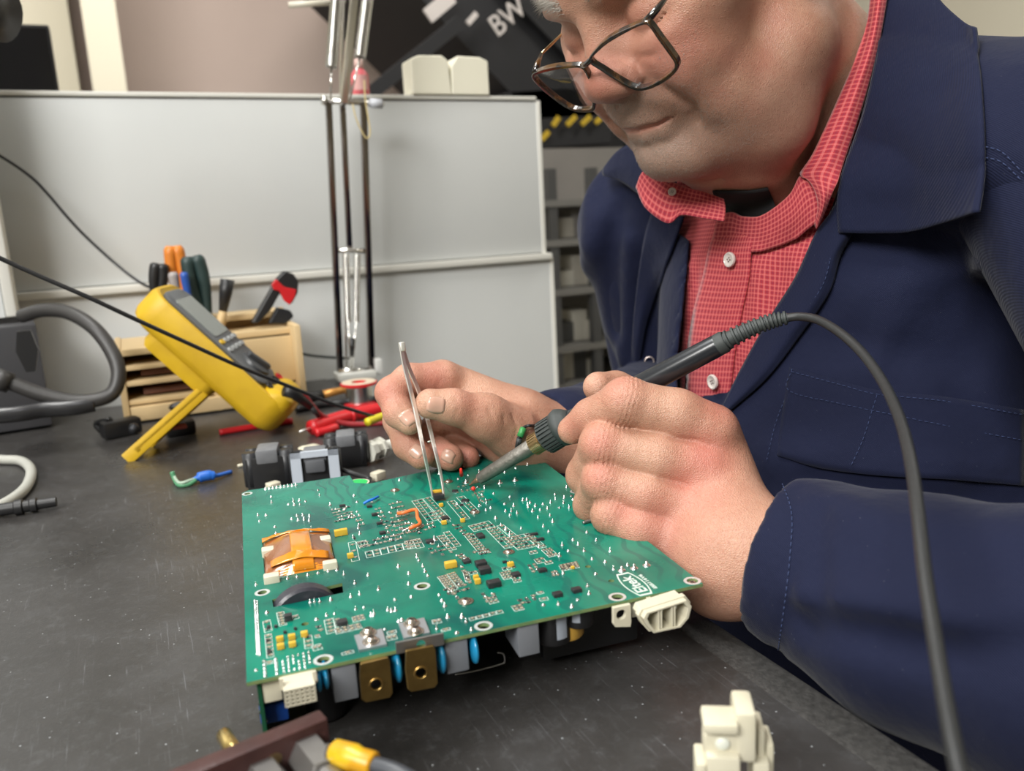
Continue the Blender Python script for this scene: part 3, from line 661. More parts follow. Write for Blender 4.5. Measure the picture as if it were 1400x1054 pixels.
def sleeve(name, pts, folds, h=.0032):
    """pts: (x, y, distance, radius); hollow at its first end"""
    S = [(at(x, y, d) if len(q) == 0 else q[0], r) for (x, y, d, r, *q) in pts]
    c0 = np.float32(S[0][0]); ax = np.float32(S[1][0]-S[0][0]); ax /= np.linalg.norm(ax); r0 = S[0][1]
    FPs = None
    def base(P): return chain(P, S, .012)
    fp = [(_pathpts(base, p), a, w) for p, a, w in folds]
    def f(P):
        d = base(P)
        for q, a, w in fp: d = d-a*np.exp(-(pathdist(P, q)/w)**2)
        t = (P-c0)@ax; d = np.maximum(d, -t)
        rr = np.linalg.norm(P-c0-t[:, None]*ax, axis=1); hole = np.maximum(rr-(r0-.0028), t-.03)
        return np.maximum(d, -hole)
    A = np.array([s[0] for s in S]); m = max(s[1] for s in S)+.02
    V, Q = mesh_sdf(f, A.min(0)-m, A.max(0)+m, h); o = fastobj(name, V, Q, M_NAVY, person); return f
sl_l = sleeve('sleeve', [(1058, 757, .424, .0385), (1120, 780, .410, .0430), (1250, 835, .375, .052), (1480, 900, .325, .058), (0, 0, 0, .060, EL_L+(.02, .01, 0)), (0, 0, 0, .062, SH_L)],
              [([(1085, 665), (1088, 740), (1070, 850), (1062, 905)], -.0022, .004), ([(1098, 850), (1180, 862), (1290, 885), (1400, 892)], -.010, .009), ([(1100, 830), (1200, 838), (1320, 860)], .006, .010),
               ([(1120, 700), (1115, 760), (1125, 820)], -.003, .006), ([(1150, 690), (1230, 740), (1270, 790)], .004, .012), ([(1200, 740), (1300, 760), (1400, 770)], -.003, .014)])
sl_r = sleeve('sleeve', [(732, 592, .600, .0300), (775, 600, .612, .036), (0, 0, 0, .048, EL_R), (0, 0, 0, .056, SH_R)], [([(760, 545), (764, 600)], -.002, .004)], .004)
def railpts(rl, f, n):
    rl = np.array(rl, float); lift = rl[:, 2] < .2
    if lift.any(): rl[lift, 2] = raycast(f, rl[lift, 0], rl[lift, 1])-rl[lift, 2]
    c = catmull(rl, 10); s = np.r_[0, np.cumsum(np.linalg.norm(np.diff(c[:, :2], axis=0), axis=1))]; t = np.linspace(0, s[-1], n)
    return np.stack([np.interp(t, s, c[:, k]) for k in range(3)], 1)
def sheet(name, rails, m, f, thick, minlift=.0, n=48, rows=12, parent=None, uv=None, label=None, fmin=None):
    """cloth panel lofted through surveyed edges, kept at least minlift above shape f"""
    R = np.array([railpts(r, f, n) for r in rails]); k = max(2, rows//(len(R)-1))
    X = np.array([catmull(R[:, j], k) for j in range(n)]); mm = X.shape[1]; X = X.reshape(-1, 3)
    if minlift:
        dm = raycast(fmin or f, X[:, 0], X[:, 1], off=minlift); X[:, 2] = np.where(dm < 1.0, np.minimum(X[:, 2], dm), X[:, 2])
    V = np.array([at(*q) for q in X])
    F = [(j*mm+i, j*mm+i+1, (j+1)*mm+i+1, (j+1)*mm+i) for j in range(n-1) for i in range(mm-1)]
    c = V.reshape(n, mm, 3); j, i = n//2, mm//2-1; nm = np.cross(c[j, i+1]-c[j, i], c[j+1, i]-c[j, i])
    if nm@(CAM-c[j, i]) < 0: F = [q[::-1] for q in F]
    o = obj(name, V, F, m, parent or person); md = o.modifiers.new('thickness', 'SOLIDIFY'); md.thickness = thick; md.offset = -1
    if uv is not None:
        uvl = o.data.uv_layers.new(name='uv'); W_ = np.median(np.linalg.norm(c[:, -1]-c[:, 0], axis=1)); L_ = np.median(np.linalg.norm(np.diff(c[:, mm//2], axis=0), axis=1))*(n-1)
        A, B = np.meshgrid(np.linspace(0, L_*uv, n), np.linspace(0, W_*uv, mm), indexing='ij'); q = np.stack([B.ravel(), A.ravel()], 1)
        li = np.empty(len(o.data.loops), np.int32); o.data.loops.foreach_get('vertex_index', li); uvl.data.foreach_set('uv', q[li].ravel())
    if label: o['label'] = label
    return o
def both(P): return np.minimum(sd_shirt(P), sd_head(P))
def outer(P): return np.minimum(sd_coat(P), sd_head(P))

L = .006
sheet('jacket_collar', [[(1226, -60, .540), (1209, 0, .530), (1197, 80, .520), (1177, 160, .514), (1151, 235, .511), (1144, 280, .513), (1146, 318, .515)],
    [(1262, -30, .520), (1240, 30, .508), (1225, 100, .497), (1210, 180, .492), (1195, 240, .493), (1192, 285, .498), (1192, 319, .500)],
    [(1290, 5, .495), (1280, 50, .482), (1268, 120, .471), (1258, 190, .466), (1248, 240, .470), (1244, 285, .476), (1242, 317, .479)],
    [(1318, 30, .470), (1312, 80, .456), (1306, 140, .446), (1302, 195, .438), (1299, 240, .438), (1296, 275, .441), (1294, 303, .443)],
    [(1330, 38, .452), (1338, 90, .436), (1342, 140, .425), (1344, 190, .417), (1343, 230, .414), (1339, 262, .413), (1334, 289, .411)]], M_NAVY2, sd_coat, .0022, .004, 60, 24)
sheet('lapel', [[(1150, 262, .010), (1135, 290, .009), (1114, 320, .007), (1086, 380, .006), (1048, 440, .006), (1012, 505, .006), (984, 562, .006)],
    [(1165, 290, .012), (1155, 315, .011), (1138, 345, .012), (1112, 405, .011), (1074, 458, .010), (1034, 515, .009), (988, 566, .007)],
    [(1172, 300, .006), (1163, 325, .005), (1150, 350, .005), (1134, 400, .004), (1092, 462, .004), (1046, 520, .004), (990, 569, .004)]], M_NAVY2, sd_coat, .0020, .0020, 50, 12)
sheet('lapel', [[(934, 296, .012), (920, 335, .010), (910, 363, .009), (898, 400, .008), (885, 440, .007), (877, 480, .006), (872, 520, .005), (868, 560, .004)],
    [(918, 294, .015), (904, 328, .014), (894, 358, .013), (885, 395, .012), (876, 435, .011), (870, 475, .009), (867, 517, .007), (866, 558, .005)],
    [(894, 280, .012), (883, 314, .009), (877, 345, .007), (872, 380, .006), (867, 425, .005), (864, 470, .004), (863, 512, .003), (863, 555, .003)]], M_NAVY2, sd_coat, .0020, .0015, 50, 12)
sheet('jacket_collar', [[(930, 180, .66), (895, 186, .675), (862, 196, .695), (842, 208, .715), (824, 230, .738)], [(925, 225, .645), (895, 228, .665), (865, 228, .69), (845, 229, .71), (823, 236, .735)],
    [(920, 280, .64), (892, 276, .66), (868, 262, .69), (848, 248, .712), (824, 240, .735)]], M_NAVY2, sd_coat, .0022, .003, 30, 12)
sheet('collar_leaf', [[(1192, -60, .545), (1189, 0, .532), (1178, 57, .524), (1146, 134, .520), (1112, 208, .522), (1093, 238, .012), (1104, 246, .016), (1114, 262, .018), (1118, 284, .016), (1113, 308, .010)],
    [(1205, -60, .532), (1201, 0, .520), (1190, 62, .513), (1164, 138, .510), (1134, 214, .511), (1122, 240, .020), (1124, 256, .021), (1126, 272, .020), (1123, 290, .016), (1115, 311, .010)],
    [(1222, -60, .536), (1213, 0, .524), (1201, 67, .517), (1181, 141, .513), (1153, 224, .511), (1146, 246, .015), (1139, 262, .015), (1132, 281, .013), (1125, 297, .011), (1116, 314, .009)]], M_CHECK, both, .0014, .004, 70, 12, uv=300.)
sheet('collar_leaf', [[(890, 222, .60), (902, 236, .595), (918, 247, .585), (938, 256, .575), (962, 262, .565), (990, 272, .560)],
    [(876, 238, .60), (890, 255, .588), (912, 270, .575), (938, 275, .568), (965, 280, .560), (992, 286, .555)],
    [(869, 256, .605), (882, 284, .59), (912, 305, .575), (930, 293, .566), (962, 298, .558), (990, 302, .552)]], M_CHECK, both, .0014, 0, 40, 12, uv=300.)
sheet('collar_band', [[(982, 294, .009), (1000, 290, .010), (1014, 296, .010), (1042, 294, .010), (1078, 267, .011), (1094, 240, .012), (1110, 246, .012)],
    [(976, 318, .005), (1000, 318, .005), (1020, 320, .005), (1045, 318, .006), (1080, 300, .008), (1104, 276, .009), (1122, 268, .009)],
    [(972, 345, .002), (1000, 345, .002), (1022, 345, .002), (1048, 342, .002), (1082, 330, .003), (1106, 312, .004), (1122, 300, .005)]], M_CHECK, both, .0014, .002, 40, 12, uv=300.)
sheet('neck_sheet', [[(974, 262, .003), (1000, 262, .003), (1025, 262, .003), (1050, 258, .003)], [(980, 280, .003), (1002, 280, .003), (1026, 280, .003), (1056, 272, .003)], [(986, 302, .002), (1006, 304, .002), (1030, 304, .002), (1062, 292, .002)]], mat('neck_black', (.008, .008, .009), .9), both, .001, .0015, 24, 8)  # near-black sheet over the neck below the chin
sheet('placket', [[(985, 298, .004), (970, 335, .004), (960, 380, .0035), (947, 428, .0035), (939, 480, .0035), (936, 530, .0035), (934, 580, .0035)],
    [(1012, 300, .006), (1000, 335, .0045), (992, 380, .004), (981, 428, .004), (972, 480, .004), (967, 530, .004), (962, 580, .004)],
    [(1040, 300, .005), (1027, 335, .004), (1023, 380, .003), (1013, 428, .003), (1004, 480, .003), (998, 530, .003), (990, 580, .003)]], M_CHECK, sd_shirt, .0016, .002, 50, 10, uv=225.)
sheet('chest_pocket', [[(1079, 502, .003), (1130, 515, .003), (1200, 533, .003), (1290, 542, .003), (1400, 560, .003)], [(1070, 560, .003), (1125, 576, .003), (1200, 590, .003), (1290, 600, .003), (1400, 612, .003)],
    [(1062, 622, .003), (1120, 640, .003), (1200, 650, .003), (1290, 655, .003), (1400, 664, .003)]], M_NAVY, sd_coat, .0014, .0018, 40, 12)
# stitches
M_STITCH = mat('blue_thread', (.035, .055, .14), .7)
def stitches(pts, f, off, parent, step=.0034, ln=.0021, r=.00022):
    p = catmull([(a, b, 0) for a, b in pts], 24)[:, :2]; d = raycast(f, p[:, 0], p[:, 1], off=off); W3 = np.array([at(x, y, t) for (x, y), t in zip(p, d)])
    s = np.r_[0, np.cumsum(np.linalg.norm(np.diff(W3, axis=0), axis=1))]; mb = MB()
    for t in np.arange(0, s[-1]-ln, step):
        q = [np.array([np.interp(u, s, W3[:, k]) for k in range(3)]) for u in (t, t+ln)]; mb.tube(q, r, 5)
    return mb.build('stitching', M_STITCH, parent, kind='stuff')
for pts, f, off in (([(1083, 504), (1079, 534), (1150, 552), (1221, 567), (1310, 585), (1400, 602)], sd_coat, .0036), ([(1082, 508), (1150, 526), (1200, 539), (1290, 548), (1400, 567)], sd_coat, .0036),
                    ([(1199, 540), (1192, 562), (1180, 600), (1162, 640)], sd_coat, .0036), ([(1075, 540), (1060, 580), (1048, 630)], sd_coat, .0012),
                    ([(1346, 200), (1370, 208), (1400, 238)], sd_coat, .0012), ([(1346, 215), (1370, 222), (1400, 250)], sd_coat, .0012),
                    ([(1066, 652), (1082, 700), (1080, 760), (1072, 830), (1062, 900)], sl_l, .0008), ([(1141, 322), (1128, 382), (1105, 420)], sd_coat, .010)):
    stitches(pts, f, off, jacket)
# buttons
M_BUTTON = mat('pearl_button', (.62, .56, .52), .25, coat=.6); M_HOLE = mat('button_dark', (.09, .04, .04), .6)
def button(x, y, f, off, r, name='shirt_button', m=None):
    d = raycast(f, np.array([x-6, x+6, x, x], float), np.array([y, y, y-6, y+6], float), off=off); p = [at(a, b, t) for (a, b), t in zip([(x-6, y), (x+6, y), (x, y-6), (x, y+6)], d)]
    n = np.cross(p[1]-p[0], p[2]-p[3]); n /= np.linalg.norm(n); n = n if n@(CAM-p[0]) > 0 else -n; c = sum(p)/4
    mb = MB(); mb.rev(c-n*.0004, c+n, [(0, r*.95), (.0010, r), (.0020, r*.93), (.0022, r*.80), (.0015, r*.66), (.0013, r*.2), (.0013, 0)], 28)
    b = mb.build(name, m or M_BUTTON, person, sharp=50); h = MB(); A = frame(n)
    for i in range(4): h.rev(c+n*.00125+A@np.array([math.cos(i*math.pi/2+.4), math.sin(i*math.pi/2+.4), 0])*r*.24, c+n*.5+A@np.array([math.cos(i*math.pi/2+.4), math.sin(i*math.pi/2+.4), 0])*r*.24, [(0, r*.10), (.0002, r*.1)], 8)
    h.build('thread_hole', M_HOLE, b); return c, n, A
button(998, 355, sd_shirt, .0055, .0056); button(975, 522, sd_shirt, .0052, .0060); button(919, 262, lambda P: sph(P, at(919, 262, .577), .004), 0, .0030)
M_BRASS = mat('aged_brass', (.42, .30, .16), .35, 1.0); M_STEEL = mat('bright_steel', (.86, .84, .79), .38, .75)
c = at(888, 494, raycast(sd_coat, [888.], [494.], off=.004)[0]); n = (CAM-c)/np.linalg.norm(CAM-c); A = frame(n)
mb = MB(); th = np.linspace(0, 2*math.pi, 25); mb.tube([c+A@np.array([math.cos(t), math.sin(t), 0])*.0042 for t in th], .0011, 8, False); mb.build('snap_fastener', mat('snap_metal', (.45, .38, .36), .3, 1.0), person)
# ---- spectacles, low on the nose
gB = h2w((0, 110.5, 0)); gN = HR@np.array([0.0, .93, -.36]); gN /= np.linalg.norm(gN)
def gp(x, y): return onplane(x, y, gB, gN)
M_TORT = mat('tortoiseshell', (.010, .007, .006), .15, col2=(.085, .038, .010), nscale=110, namt=.2, coat=1.0)
M_GOLD = mat('gold_wire', (.70, .52, .30), .22, 1.0)
M_LENS = mat('lens_glass', (.96, .98, 1.0), .0, trans=1.0, ior=1.03, alpha=.22)
glasses = thing('eyeglasses', gB, 'tortoiseshell rectangular reading glasses low on the man\'s nose', 'glasses')
nearL = [(809, 77), (818, 66), (833, 53), (858, 39), (882, 29), (891, 33), (903, 50), (917, 69), (926, 83), (924, 93), (908, 107), (885, 118), (868, 118), (845, 106), (825, 93), (811, 84)]
farL = [(795, 89), (780, 89), (760, 91), (740, 96), (731, 101), (735, 110), (752, 126), (772, 141), (786, 148), (802, 149), (812, 146), (813, 130), (808, 108), (802, 95)]
for L_, isn in ((nearL, True), (farL, False)):
    P3 = np.array([gp(*q) for q in L_]); cl = catmull(np.vstack([P3[-1], P3, P3[0], P3[1]]), 5)[5:-5]
    cen = P3.mean(0); mb = MB(); n = len(cl); prof = [(-.0012, -.0018), (.0014, -.0018), (.0014, .0018), (-.0012, .0018)]; V = []
    for q in cl:
        o_ = (q-cen)/np.linalg.norm(q-cen)
        for a, b in prof: V.append(q+o_*a+gN*b)
    F = [(i*4+k, i*4+(k+1) % 4, ((i+1) % n)*4+(k+1) % 4, ((i+1) % n)*4+k) for i in range(n) for k in range(4)]
    r_ = mb.add(V, F).build('lens_rim', M_TORT, glasses, sharp=40); bv = r_.modifiers.new('round', 'BEVEL'); bv.width = .0005; bv.segments = 2
    mb = MB(); V = [cen+gN*.0016]+[q+(cen-q)*.03+gN*.0006 for q in cl]; V += [v-gN*.0014 for v in V]; m_ = len(cl)+1
    F = [(0, 1+i, 1+(i+1) % n) for i in range(n)]+[(m_, m_+1+(i+1) % n, m_+1+i) for i in range(n)]+[(1+i, m_+1+i, m_+1+(i+1) % n, 1+(i+1) % n) for i in range(n)]
    mb.add(V, F).build('lens', M_LENS, glasses)
MB().tube(catmull([gp(810, 80), gp(803, 84)+gN*.002, gp(796, 89)], 6), .0017, 10).build('bridge', M_TORT, glasses)
for a, side, h0, h1 in ((gp(884, 29), -1, (892, 18), (903, 7)), (gp(732, 98), 1, (739, 84), (762, 52))):
    ear = h2w((side*76, 0, 14)); tip = h2w((side*74, -12, -6))
    k = (a*.86+ear*.14)+HR@np.array([side*.003, 0, .004])
    MB().tube([a, a*.5+k*.5+gN*.001, k], [.0022, .0019, .0012], 10).build('hinge', M_TORT, glasses)
    MB().tube(catmull([k, k*.6+ear*.4, ear, tip], 6), .0010, 8).build('temple', M_GOLD, glasses)
for s_, q in ((-1, (815, 95)), (1, (797, 96))):
    MB().ell(gp(*q)-gN*.004, (.0012, .003, .005), frame(gN)).build('nose_pad', M_LENS, glasses)
# ---- hair, eyebrows, grey stubble
M_HAIR = mat('grey_hair', (.42, .38, .33), .6)
def hairs(name, roots, dirs, length, r, jit, m, n=1):
    V, F = [], []; k = 0
    for p, d in zip(roots, dirs):
        d = d/np.linalg.norm(d)+np.random.normal(0, jit, 3); d /= np.linalg.norm(d); u = np.cross(d, [0.3, .5, .8]); u /= np.linalg.norm(u); w = np.cross(d, u); L1 = length*random.uniform(.6, 1.1)
        V += [p+u*r, p-u*r*.5+w*r*.87, p-u*r*.5-w*r*.87, p+d*L1+np.array([0, 0, -L1*.15])]; F += [(k, k+1, k+3), (k+1, k+2, k+3), (k+2, k, k+3)]; k += 4
    o = obj(name, V, F, m, person, kind='stuff'); return o
def onface(q, dr=(0, 1, 0)):      # settle local points onto the head surface
    q = np.array(q, float); dr = np.array(dr, float)
    for _ in range(8): q = q-dr*headneck_local(q.astype(np.float32))[:, None]*.95
    return q
R_, D_, q_ = [], [], []
for s_ in (-1, 1):
    for i in range(420):
        t = random.random(); q_.append((s_*(12+38*t), 110, 34+6*math.sin(t*2.4)+random.gauss(0, 2.4))); D_.append(HR@np.array([s_*(.5+.6*t), .55, .35-.5*t]))
R_ = [h2w(q) for q in onface(q_)]
hairs('eyebrow', R_, D_, .0085, .00016, .35, M_HAIR)
q_ = np.array([(random.gauss(0, 30), 112, random.uniform(-98, -28)) for i in range(5200)]+[(random.gauss(-46, 12), 95, random.uniform(-90, -10)) for i in range(2400)])
q_ = q_[(np.abs(q_[:, 0]) < 60)]; q_ = onface(q_); ok = (np.abs(headneck_local(q_.astype(np.float32))) < .4) & (pathdist(np.abs(q_).astype(np.float32)*np.float32([1, 1, -1]), [np.float32(a) for a in [(0, 95, -53), (14, 91, -52.6), (25, 83, -51)]]) > 5)
q_ = q_[ok]; hairs('stubble', [h2w(q) for q in q_], [HR@np.array([q[0]*.012, .55, -.6]) for q in q_], .0010, .00007, .3, mat('grey_stubble', (.50, .46, .41), .5))
def sd_hair(P):
    Q = ((P-np.float32(HP))@np.float32(HR))*np.float32(1000)
    d = ell(Q, (0, -14, 56), (80, 98, 80)); d = d+1.5*np.sin(Q[:, 0]*.9+Q[:, 1]*.15)*np.sin(Q[:, 1]*.2)
    d = smax(d, (Q[:, 1]-52-(Q[:, 2]-60)*.25), 6); d = smax(d, -(Q[:, 2]+6-(Q[:, 1]+10)*.9), 6)
    return d/1000
V, Q = mesh_sdf(sd_hair, HP-.17, HP+.19, .004); fastobj('hair', V, Q, M_HAIR, person)['label'] = 'short grey hair'
# ---- fingernails of the tweezer hand, each a small curved plate
M_NAIL = mat('fingernail', (.60, .34, .255), .30, coat=.35, sss=.1)
def nail(c, ax, up, w, l, f):
    ax = np.array(ax, float); ax /= np.linalg.norm(ax); up = np.array(up, float); up -= ax*(up@ax); up /= np.linalg.norm(up); sd = np.cross(up, ax); V = []; N_, M_ = 9, 7
    for i in range(N_):
        for j in range(M_):
            a = -1+2*i/(N_-1); b = -1+2*j/(M_-1); rr = math.sqrt(max(0, 1-.55*b*b)) if b > 0 else 1-.1*b*b
            p = c+sd*(w*a*rr)+ax*(l*b)+up*.010; q = p.copy()
            for _ in range(14): q = q-up*f(q[None].astype(np.float32))[0]*.9
            V.append(q+up*(.00016-.0003*a*a-.00015*b*b))
    F = [(i*M_+j, i*M_+j+1, (i+1)*M_+j+1, (i+1)*M_+j) for i in range(N_-1) for j in range(M_-1)]
    o = obj('fingernail', V, F, M_NAIL, person); md = o.modifiers.new('t', 'SOLIDIFY'); md.thickness = .0003; md.offset = 0; return o
TC = -FW
nail(at(557, 572, .528), at(562, 580, .535)-at(548, 562, .538), TC*1+RX*-.55+UP*.2, .0044, .0050, sd_rhand)
nail(at(596, 553, .519), at(584, 552, .527)-at(608, 554, .53), TC+UP*.55, .0046, .0058, sd_rhand)
nail(at(569, 618, .54), at(578, 626, .548)-at(560, 610, .552), TC-RX*.5, .0042, .0044, sd_rhand)
nail(at(612, 622, .548), at(620, 626, .556)-at(600, 618, .564), TC+UP*.5, .0042, .0042, sd_rhand)
# ================================================================== the circuit board under repair
BO = np.array([0.02048, 0.30655, 0.793]); BM = _eul(0.00405372, -0.00667289, -0.11791681)
BU, BV, BW = BM[:, 0], BM[:, 1], BM[:, 2]; BWID, BLEN = .20083, .24350
def b3(u, v, w=0.0): return BO+BM@np.array([u, v, w])
def buv(x, y, w=0.0):
    p = onplane(x, y, BO+BW*w, BW); q = BM.T@(p-BO); return q[0], q[1]
def BT(V): return V@BM.T+BO
M_PCB = mat('solder_mask', (.004, .20, .145), .22, coat=.12, spec=.4); N = NT(M_PCB)
ob = N.tc.outputs['Object']
n1 = N.n('TexVoronoi', {'Vector': N.n('VectorMath', {0: ob, 1: N.n('TexNoise', {'Vector': ob, 'Scale': 22.}).outputs['Color']}, operation='ADD').outputs[0], 'Scale': 3.1}).outputs['Color']
n2 = N.n('TexNoise', {'Vector': ob, 'Scale': 16., 'Detail': 4., 'Distortion': .8}).outputs['Fac']
cA = N.ramp(n2, [(.36, (.001, .085, .070)), (.44, (.001, .140, .096)), (.56, (.001, .172, .115)), (.66, (.002, .205, .135))])
# copper tracks showing through the mask
mp = N.n('Mapping', {'Vector': ob, 'Rotation': (0, 0, .12)}).outputs['Vector']
tr = N.n('TexWave', {'Vector': mp, 'Scale': 34., 'Distortion': 14., 'Detail': 1.5, 'Detail Scale': .7}).outputs['Fac']
tm = N.ramp(N.n('TexNoise', {'Vector': ob, 'Scale': 11., 'Detail': 2.}).outputs['Fac'], [(.52, (0, 0, 0)), (.60, (1, 1, 1))])
tl = N.ramp(tr, [(.80, (0, 0, 0)), (.86, (1, 1, 1))]); tf = N.n('Math', {0: N.n('Math', {0: tm, 1: tl}, operation='MULTIPLY').outputs[0], 1: .5}, operation='MULTIPLY').outputs[0]
N.l(N.mix(tf, cA, (.002, .080, .072)), N.b.inputs['Base Color'])
rg = N.ramp(N.n('TexNoise', {'Vector': ob, 'Scale': 26., 'Detail': 5.}).outputs['Fac'], [(.35, (.12, .12, .12)), (.7, (.34, .34, .34))]); N.l(rg, N.b.inputs['Roughness'])
N.l(N.n('Bump', {'Height': n2, 'Strength': .2, 'Distance': .001}).outputs['Normal'], N.b.inputs['Normal'])
M_FR4 = mat('board_edge', (.22, .26, .10), .6, col2=(.10, .20, .08), nscale=300)
M_SOLDER = mat('solder', (.78, .80, .80), .18, 1.0, bump=.3, bscale=900)
M_SILK = mat('white_print', (.66, .74, .68), .5)
M_CHIP = mat('black_resin', (.016, .016, .018), .38, col2=(.03, .03, .033), nscale=600)
M_TANT = mat('yellow_resin', (.62, .36, .025), .38, col2=(.70, .44, .05), nscale=120)
M_PLATE = mat('bare_aluminium', (.52, .54, .58), .42, .9, bump=.2, bscale=500)
M_ZINC = mat('dull_zinc', (.36, .35, .34), .42, .9, col2=(.28, .27, .26), nscale=90)
M_TABB = mat('brass_tab', (.52, .35, .12), .32, 1.0, col2=(.40, .26, .09), nscale=160, bump=.25, bscale=300)
M_IVORY = mat('ivory_plastic', (.60, .56, .42), .45, col2=(.66, .62, .49), nscale=60)
M_CREAM = mat('cream_plastic', (.62, .58, .45), .4)
M_GREYB = mat('grey_plastic', (.17, .18, .20), .5); M_CYAN = mat('blue_lacquer', (.01, .22, .42), .25, coat=.5); M_BLK = mat('black_plastic', (.012, .012, .013), .4)
M_DEEP = mat('dark_metal', (.02, .022, .026), .5, .4); M_BLUE = mat('blue_film', (.01, .06, .30), .35)
board = thing('circuit_board', b3(BWID/2, BLEN/2, -.043), 'large green circuit board standing on its tall components in front of the man', 'circuit board')
# outline from the surveyed corners, with the notch at the back
def pu(pts): return [buv(*p) for p in pts]
outl = [(0, 0), (BWID, 0), (BWID, BLEN)] + pu([(649, 624.4), (641, 632), (584, 643.5), (506, 661), (484, 660), (478, 649.8)]) + [(.004, BLEN), (0, BLEN-.004)]
holes = [pu([(358.5, 741), (450, 727), (460.5, 774), (362, 792)]), pu([(372, 819.6), (467.8, 797), (469.5, 810), (373.6, 830)])]
HOLES = [(358.6, 810, .0022), (577, 801.4, .0025), (442, 902, .0026), (661, 855.7, .0026), (844, 816, .0026), (946.5, 794, .0026), (338, 675, .0020), (735, 631, .0022), (787, 671.7, .0022),
         (417, 853, .0016), (835.7, 794, .0014), (804, 774.5, .0014)]
def circ(c, r, n=16, s=-1): return [(c[0]+r*math.cos(s*i*2*math.pi/n), c[1]+r*math.sin(s*i*2*math.pi/n)) for i in range(n)]
HC = [(buv(x, y), r) for x, y, r in HOLES]
for c, r in HC: holes.append(circ(c, r))
from mathutils.geometry import tessellate_polygon
loops = [outl]+holes; flat = [p for l in loops for p in l]
tri = tessellate_polygon([[Vector((p[0], p[1], 0)) for p in l] for l in loops]); nf = len(flat)
V = np.array([[p[0], p[1], 0] for p in flat]+[[p[0], p[1], -.0016] for p in flat]); F = []
for t in tri:
    a, b, c = [V[i] for i in t]; t = tuple(t)
    if np.cross(b-a, c-a)[2] < 0: t = t[::-1]
    F.append(t); F.append(tuple(i+nf for i in t[::-1]))
o = obj('board_panel', BT(V), F, M_PCB, board, smooth=False)
k = 0; V2, F2 = [], []
for l in loops:
    n = len(l)
    for i in range(n):
        a, b = l[i], l[(i+1) % n]; m = len(V2); V2 += [[a[0], a[1], 0], [b[0], b[1], 0], [b[0], b[1], -.0016], [a[0], a[1], -.0016]]; F2.append((m, m+3, m+2, m+1))
obj('board_edge', BT(np.array(V2)), F2, M_FR4, board, smooth=False)
# annular rings
mb = MB()
def ring(mb, c, r0, r1, z=.00006, n=24, sx=1.0):
    V = []; F = []
    for i in range(n):
        a = 2*math.pi*i/n
        for r, zz in ((r0, 0), (r0, z), (r1, z), (r1, 0)): V.append([c[0]+r*math.cos(a)*sx, c[1]+r*math.sin(a), zz])
    for i in range(n):
        for k in range(3): F.append((i*4+k, i*4+k+1, ((i+1) % n)*4+k+1, ((i+1) % n)*4+k))
    mb.add(BT(np.array(V)), [f[::-1] for f in F])
for c, r in HC[:9]: ring(mb, c, r, r+.0014)
mb.build('hole_ring', mat('tinned_ring', (.80, .84, .84), .3, .6), board, smooth=False, kind='stuff')
# ---- solder joints
SJ = [(370.6, 680), (371, 687.5), (394, 690), (401, 685.7), (409, 684.6), (417.4, 686), (402.3, 691), (410, 690), (434.6, 670.6), (436.5, 677.4), (353, 705), (364, 705), (354.6, 713), (398.6, 710), (406, 706), (414, 705), (422.8, 706),
  (407.4, 711.7), (415.4, 710.6), (422.8, 712.3), (376, 721), (377, 729.7), (425.8, 724), (399, 731), (409.7, 734), (416.9, 728.9), (421.8, 731.7), (451, 691), (484, 678), (488, 686.6), (675, 675), (696.8, 680), (689.5, 689), (714.9, 684.3),
  (720, 683.4), (724.6, 687.4), (721, 690), (722, 693.4), (732, 691.7), (742.3, 689.7), (728, 699), (738.3, 697.4), (748.2, 695.7), (752.6, 687.4), (758.9, 676.3), (758.9, 683.2), (771, 681), (770.5, 688), (781, 678.3), (782.9, 683), (778, 694.3),
  (764.6, 694.6), (790.3, 688.6), (774.3, 666.6), (792.6, 697.7), (735.4, 707.7), (751.4, 705), (756, 714), (742.6, 720), (750, 727), (712.3, 722.9), (677.5, 708.8), (685, 717.7), (690.9, 724.2), (697, 731), (690.9, 698.9), (696.6, 705), (698.9, 699.4),
  (707, 702), (802.5, 728), (815, 739.4), (769, 745.7), (782.9, 738.9), (790.3, 745), (777, 753.4), (798.3, 753.7), (736.6, 748), (764.6, 760.6), (809.4, 764.9), (827.4, 768.9), (833.7, 754), (814, 785), (839, 778.6), (858, 773.4), (769.7, 784.3),
  (802.9, 801.8), (805.7, 812), (789.4, 820.9), (763, 826.6), (743, 827.7), (782, 830), (544.6, 774.9), (558.9, 784.6), (558.9, 798.9), (517.5, 806.3), (540, 820.6), (562, 816.6), (572.6, 766.9), (578, 774.9), (581, 782), (584.8, 788), (600, 814),
  (604, 821.7), (608, 829), (530, 834.5), (535.5, 836), (541, 835), (611.8, 844), (631.4, 844), (637, 850.6), (624.3, 865.7), (644, 861.7), (597, 860.6), (544.6, 850), (549, 848), (569.7, 761.7), (507, 842), (511, 839), (525.7, 861), (365, 838),
  (424, 824), (430, 823), (437, 823), (451.8, 820.7), (479.6, 816.4), (491.4, 813), (485, 798), (446, 842), (457, 840), (486, 833.6), (497.4, 831.4), (432.5, 847.5), (350, 800), (364.6, 797), (379, 794.6), (392.9, 791.8), (406, 789.6),
  (420.7, 786.9), (434.6, 784.3), (448.6, 781.7), (461, 779.6), (518, 805.7), (510.7, 842), (350, 917), (503, 787), (470, 786), (546, 657), (626, 655), (662, 668), (659, 676), (655, 692), (664, 698), (625, 690), (655, 645), (668, 640), (690, 646),
  (705, 640), (640, 650), (721, 636), (604, 654), (600, 648), (588, 655), (471, 696), (478, 707), (490, 722), (492, 730), (483, 735), (488, 700), (702, 692), (665, 688), (671, 695)]
SJB = [(683.4, 660.6), (704, 657), (850, 780), (867, 777), (884, 773), (637, 660), (594, 738)]
